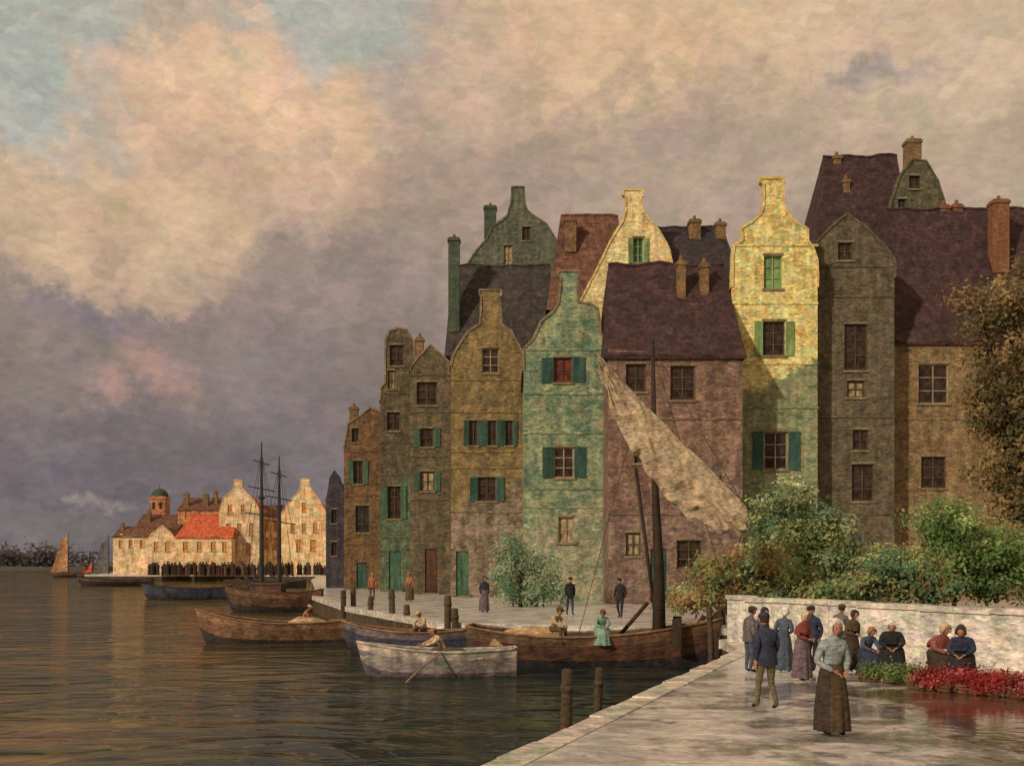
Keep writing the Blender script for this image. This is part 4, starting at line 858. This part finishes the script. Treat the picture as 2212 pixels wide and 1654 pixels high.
# ---------------------------------------------------------------- flower crates
CR=wood('crate',s(104,76,50))
FG='wooden market crates set out on the paving'
def crate(x,y,rot,label,cols,seed,w=.9,l=.6):
    e=empty('flower_crate',(x,y,.004),rot,label,'crate',FG)
    m=M(); h=.17
    for z in (0.02,.075,.13):
        m.box(-w/2,w/2,-l/2,-l/2+.018,z,z+.045); m.box(-w/2,w/2,l/2-.018,l/2,z,z+.045); m.box(-w/2,-w/2+.018,-l/2+.02,l/2-.02,z,z+.045); m.box(w/2-.018,w/2,-l/2+.02,l/2-.02,z,z+.045)
    m.box(-w/2+.02,w/2-.02,-l/2+.02,l/2-.02,0,.02)
    for a in (-1,1):
        for b in (-1,1): m.box(a*(w/2-.04)-.02,a*(w/2-.04)+.02,b*(l/2-.04)-.018,b*(l/2-.04)+.018,.021,h+.02)
    m.build('box',CR,e)
    crown('flowers' if 'flower' in label else 'vegetables',e,[(0,0,.18,w*.6,l*.68,.15)],1700,.042,cols,seed,gain=1.25)
RED=[s(156,56,54),s(170,78,76),s(136,48,46),s(148,60,60),s(184,116,106)]; GRN=[s(108,128,74),s(84,108,58),s(140,154,100)]
for t in range(9):
    f=t/8; x=7.6+f*4.0; y=22.6-f*4.0
    if t<2: crate(x,y,-.75,'wooden crate heaped with green cabbage leaves',GRN,20+t)
    else: crate(x,y,-.75+random.uniform(-.15,.15),'wooden crate full of crimson and pink flowers',RED,20+t)
for t in range(6):
    f=t/5; crate(8.1+f*3.2,21.2-f*3.4,-.8+random.uniform(-.25,.25),'wooden crate full of crimson and pink flowers',RED,40+t)

# ---------------------------------------------------------------- sky, sun, camera
w=bpy.data.worlds.new('World'); scene.world=w; w.use_nodes=True; nt=w.node_tree; nt.nodes.clear(); L=nt.links.new
out=N(nt,'ShaderNodeOutputWorld'); bg=N(nt,'ShaderNodeBackground'); L(bg.outputs[0],out.inputs[0])
tc=N(nt,'ShaderNodeTexCoord'); V=tc.outputs['Generated']
sunv=Vector((-.62,-.68,.40)).normalized(); el=math.asin(sunv.z); az=math.atan2(sunv.x,sunv.y)
sky=N(nt,'ShaderNodeTexSky'); sky.sky_type='NISHITA'; sky.sun_disc=False; sky.sun_elevation=el; sky.sun_rotation=az
def dist(vec,scale,amp,det,ro=.6):
    ns=N(nt,'ShaderNodeTexNoise'); ns.inputs['Scale'].default_value=scale; ns.inputs['Detail'].default_value=det; ns.inputs['Roughness'].default_value=ro; L(V,ns.inputs['Vector'])
    sub=N(nt,'ShaderNodeVectorMath',operation='SUBTRACT'); L(ns.outputs['Color'],sub.inputs[0]); sub.inputs[1].default_value=(.5,.5,.5)
    mu=N(nt,'ShaderNodeVectorMath',operation='SCALE'); L(sub.outputs[0],mu.inputs[0]); mu.inputs['Scale'].default_value=amp
    a=N(nt,'ShaderNodeVectorMath',operation='ADD'); L(vec,a.inputs[0]); L(mu.outputs[0],a.inputs[1]); return a.outputs[0]
DD=dist(dist(V,5,.11,2),20,.12,5,.7)
sx=N(nt,'ShaderNodeSeparateXYZ'); L(DD,sx.inputs[0])
rp=N(nt,'ShaderNodeValToRGB'); mr=N(nt,'ShaderNodeMapRange'); mr.inputs[1].default_value=-.02; mr.inputs[2].default_value=.5; L(sx.outputs[2],mr.inputs[0]); L(mr.outputs[0],rp.inputs[0])
e_=rp.color_ramp.elements; e_[0].position=0; e_[0].color=s(108,101,103); e_[1].position=1; e_[1].color=s(192,170,146)
for p,c in ((.2,s(122,112,112)),(.42,s(140,125,118)),(.6,s(168,147,130)),(.8,s(186,162,138))):
    x=e_.new(p); x.color=c
col=rp.outputs[0]
bluecol=N(nt,'ShaderNodeMix',data_type='RGBA'); bluecol.inputs[0].default_value=.88
sc_=N(nt,'ShaderNodeVectorMath',operation='SCALE'); sc_.inputs['Scale'].default_value=.09; L(sky.outputs[0],sc_.inputs[0]); L(sc_.outputs[0],bluecol.inputs[6]); bluecol.inputs[7].default_value=s(176,178,166)
def blob(px,py,rx,rz,color,soft=.6,op=1.0):
    global col
    c=Vector(((px-CX)/F,1,(HOR-py)/F)); k=c.length; c.normalize()
    a=N(nt,'ShaderNodeVectorMath',operation='SUBTRACT'); L(DD,a.inputs[0]); a.inputs[1].default_value=c
    b=N(nt,'ShaderNodeVectorMath',operation='MULTIPLY'); L(a.outputs[0],b.inputs[0]); b.inputs[1].default_value=(F*k/rx,2.5,F*k/rz)
    l=N(nt,'ShaderNodeVectorMath',operation='LENGTH'); L(b.outputs[0],l.inputs[0])
    r=N(nt,'ShaderNodeMapRange',interpolation_type='SMOOTHSTEP'); r.inputs[1].default_value=1-soft; r.inputs[2].default_value=1+soft*.5; r.inputs[3].default_value=op; r.inputs[4].default_value=0; L(l.outputs['Value'],r.inputs[0])
    mx=N(nt,'ShaderNodeMix',data_type='RGBA'); L(r.outputs[0],mx.inputs[0]); L(col,mx.inputs[6])
    if isinstance(color,tuple): mx.inputs[7].default_value=color
    else: L(color,mx.inputs[7])
    col=mx.outputs[2]
BLUE=bluecol.outputs[2]
blob(110,160,360,220,BLUE,.5,.9); blob(700,90,260,180,BLUE,.5,.85)
blob(1520,60,540,240,s(216,182,146),.8,1); blob(2080,120,440,330,s(200,176,148),.8,.95)
blob(1000,190,220,110,s(186,160,138),.7,.9); blob(1450,330,380,110,s(166,146,130),.8,.7)
blob(1080,420,460,150,s(168,146,130),.8,.6); blob(700,640,330,150,s(145,128,120),.8,.8); blob(2000,380,260,130,s(176,155,134),.8,.6)
blob(540,270,300,190,s(208,174,144),.4,1.0); blob(480,170,170,90,s(220,186,152),.6,.75); blob(650,240,140,100,s(216,182,148),.6,.65); blob(180,190,45,95,s(196,174,150),.6,.8)
blob(600,410,260,100,s(184,156,136),.7,.75)
blob(160,490,340,150,s(200,171,142),.6,.95); blob(400,510,170,120,s(208,177,145),.8,.7); blob(330,610,200,60,s(184,157,136),.9,.6)
blob(310,810,80,65,s(186,146,134),.95,.75); blob(180,690,120,50,s(116,108,117),.8,.6); blob(360,670,80,40,s(122,112,119),.8,.6); blob(620,820,160,90,s(130,118,117),.8,.6); blob(160,1010,340,120,s(106,99,104),.9,.7)
blob(190,1075,34,26,s(158,148,140),.9,.55); blob(1850,180,70,45,s(152,136,134),.9,.7)
col=dabs(nt,V,col,38,.22,stretch=(1,1,1.7),rot=(0,.75,0),warp=.5,lo=.6,hi=1.4,hue=.35)
mp=N(nt,'ShaderNodeMapping'); mp.inputs['Rotation'].default_value=(0,.75,0); mp.inputs['Scale'].default_value=(1,1,2.0); L(V,mp.inputs[0])
n2=N(nt,'ShaderNodeTexNoise'); n2.inputs['Scale'].default_value=70; n2.inputs['Detail'].default_value=4; n2.inputs['Roughness'].default_value=.7; L(mp.outputs[0],n2.inputs['Vector'])
r2=N(nt,'ShaderNodeMapRange'); r2.inputs[1].default_value=.3; r2.inputs[2].default_value=.7; r2.inputs[3].default_value=.87; r2.inputs[4].default_value=1.13; L(n2.outputs[0],r2.inputs[0])
n3=N(nt,'ShaderNodeTexNoise'); n3.inputs['Scale'].default_value=14; n3.inputs['Detail'].default_value=4; n3.inputs['Roughness'].default_value=.65; L(V,n3.inputs['Vector'])
r3=N(nt,'ShaderNodeMapRange'); r3.inputs[1].default_value=.3; r3.inputs[2].default_value=.7; r3.inputs[3].default_value=.88; r3.inputs[4].default_value=1.12; L(n3.outputs[0],r3.inputs[0])
mm=N(nt,'ShaderNodeMath',operation='MULTIPLY'); L(r2.outputs[0],mm.inputs[0]); L(r3.outputs[0],mm.inputs[1])
vm=N(nt,'ShaderNodeVectorMath',operation='MULTIPLY'); L(col,vm.inputs[0]); L(mm.outputs[0],vm.inputs[1]); L(vm.outputs[0],bg.inputs[0]); bg.inputs[1].default_value=1.05

sl=bpy.data.lights.new('sun','SUN'); sl.energy=2.3; sl.angle=math.radians(2); sl.color=(1,.88,.72)
so=bpy.data.objects.new('sun',sl); COL.objects.link(so); so.rotation_euler=(-sunv).to_track_quat('-Z','Y').to_euler(); so.location=(-20,-20,40)
cam=bpy.data.cameras.new('camera'); co=bpy.data.objects.new('camera',cam); COL.objects.link(co); co.location=(0,0,HC); co.rotation_euler=(math.pi/2,0,0)
cam.sensor_width=36; cam.lens=36*F/2212; cam.shift_y=(HOR-827)/2212; cam.clip_end=8000; cam.clip_start=.1
scene.camera=co
scene.view_settings.view_transform='Standard'; scene.view_settings.look='None'; scene.view_settings.exposure=0
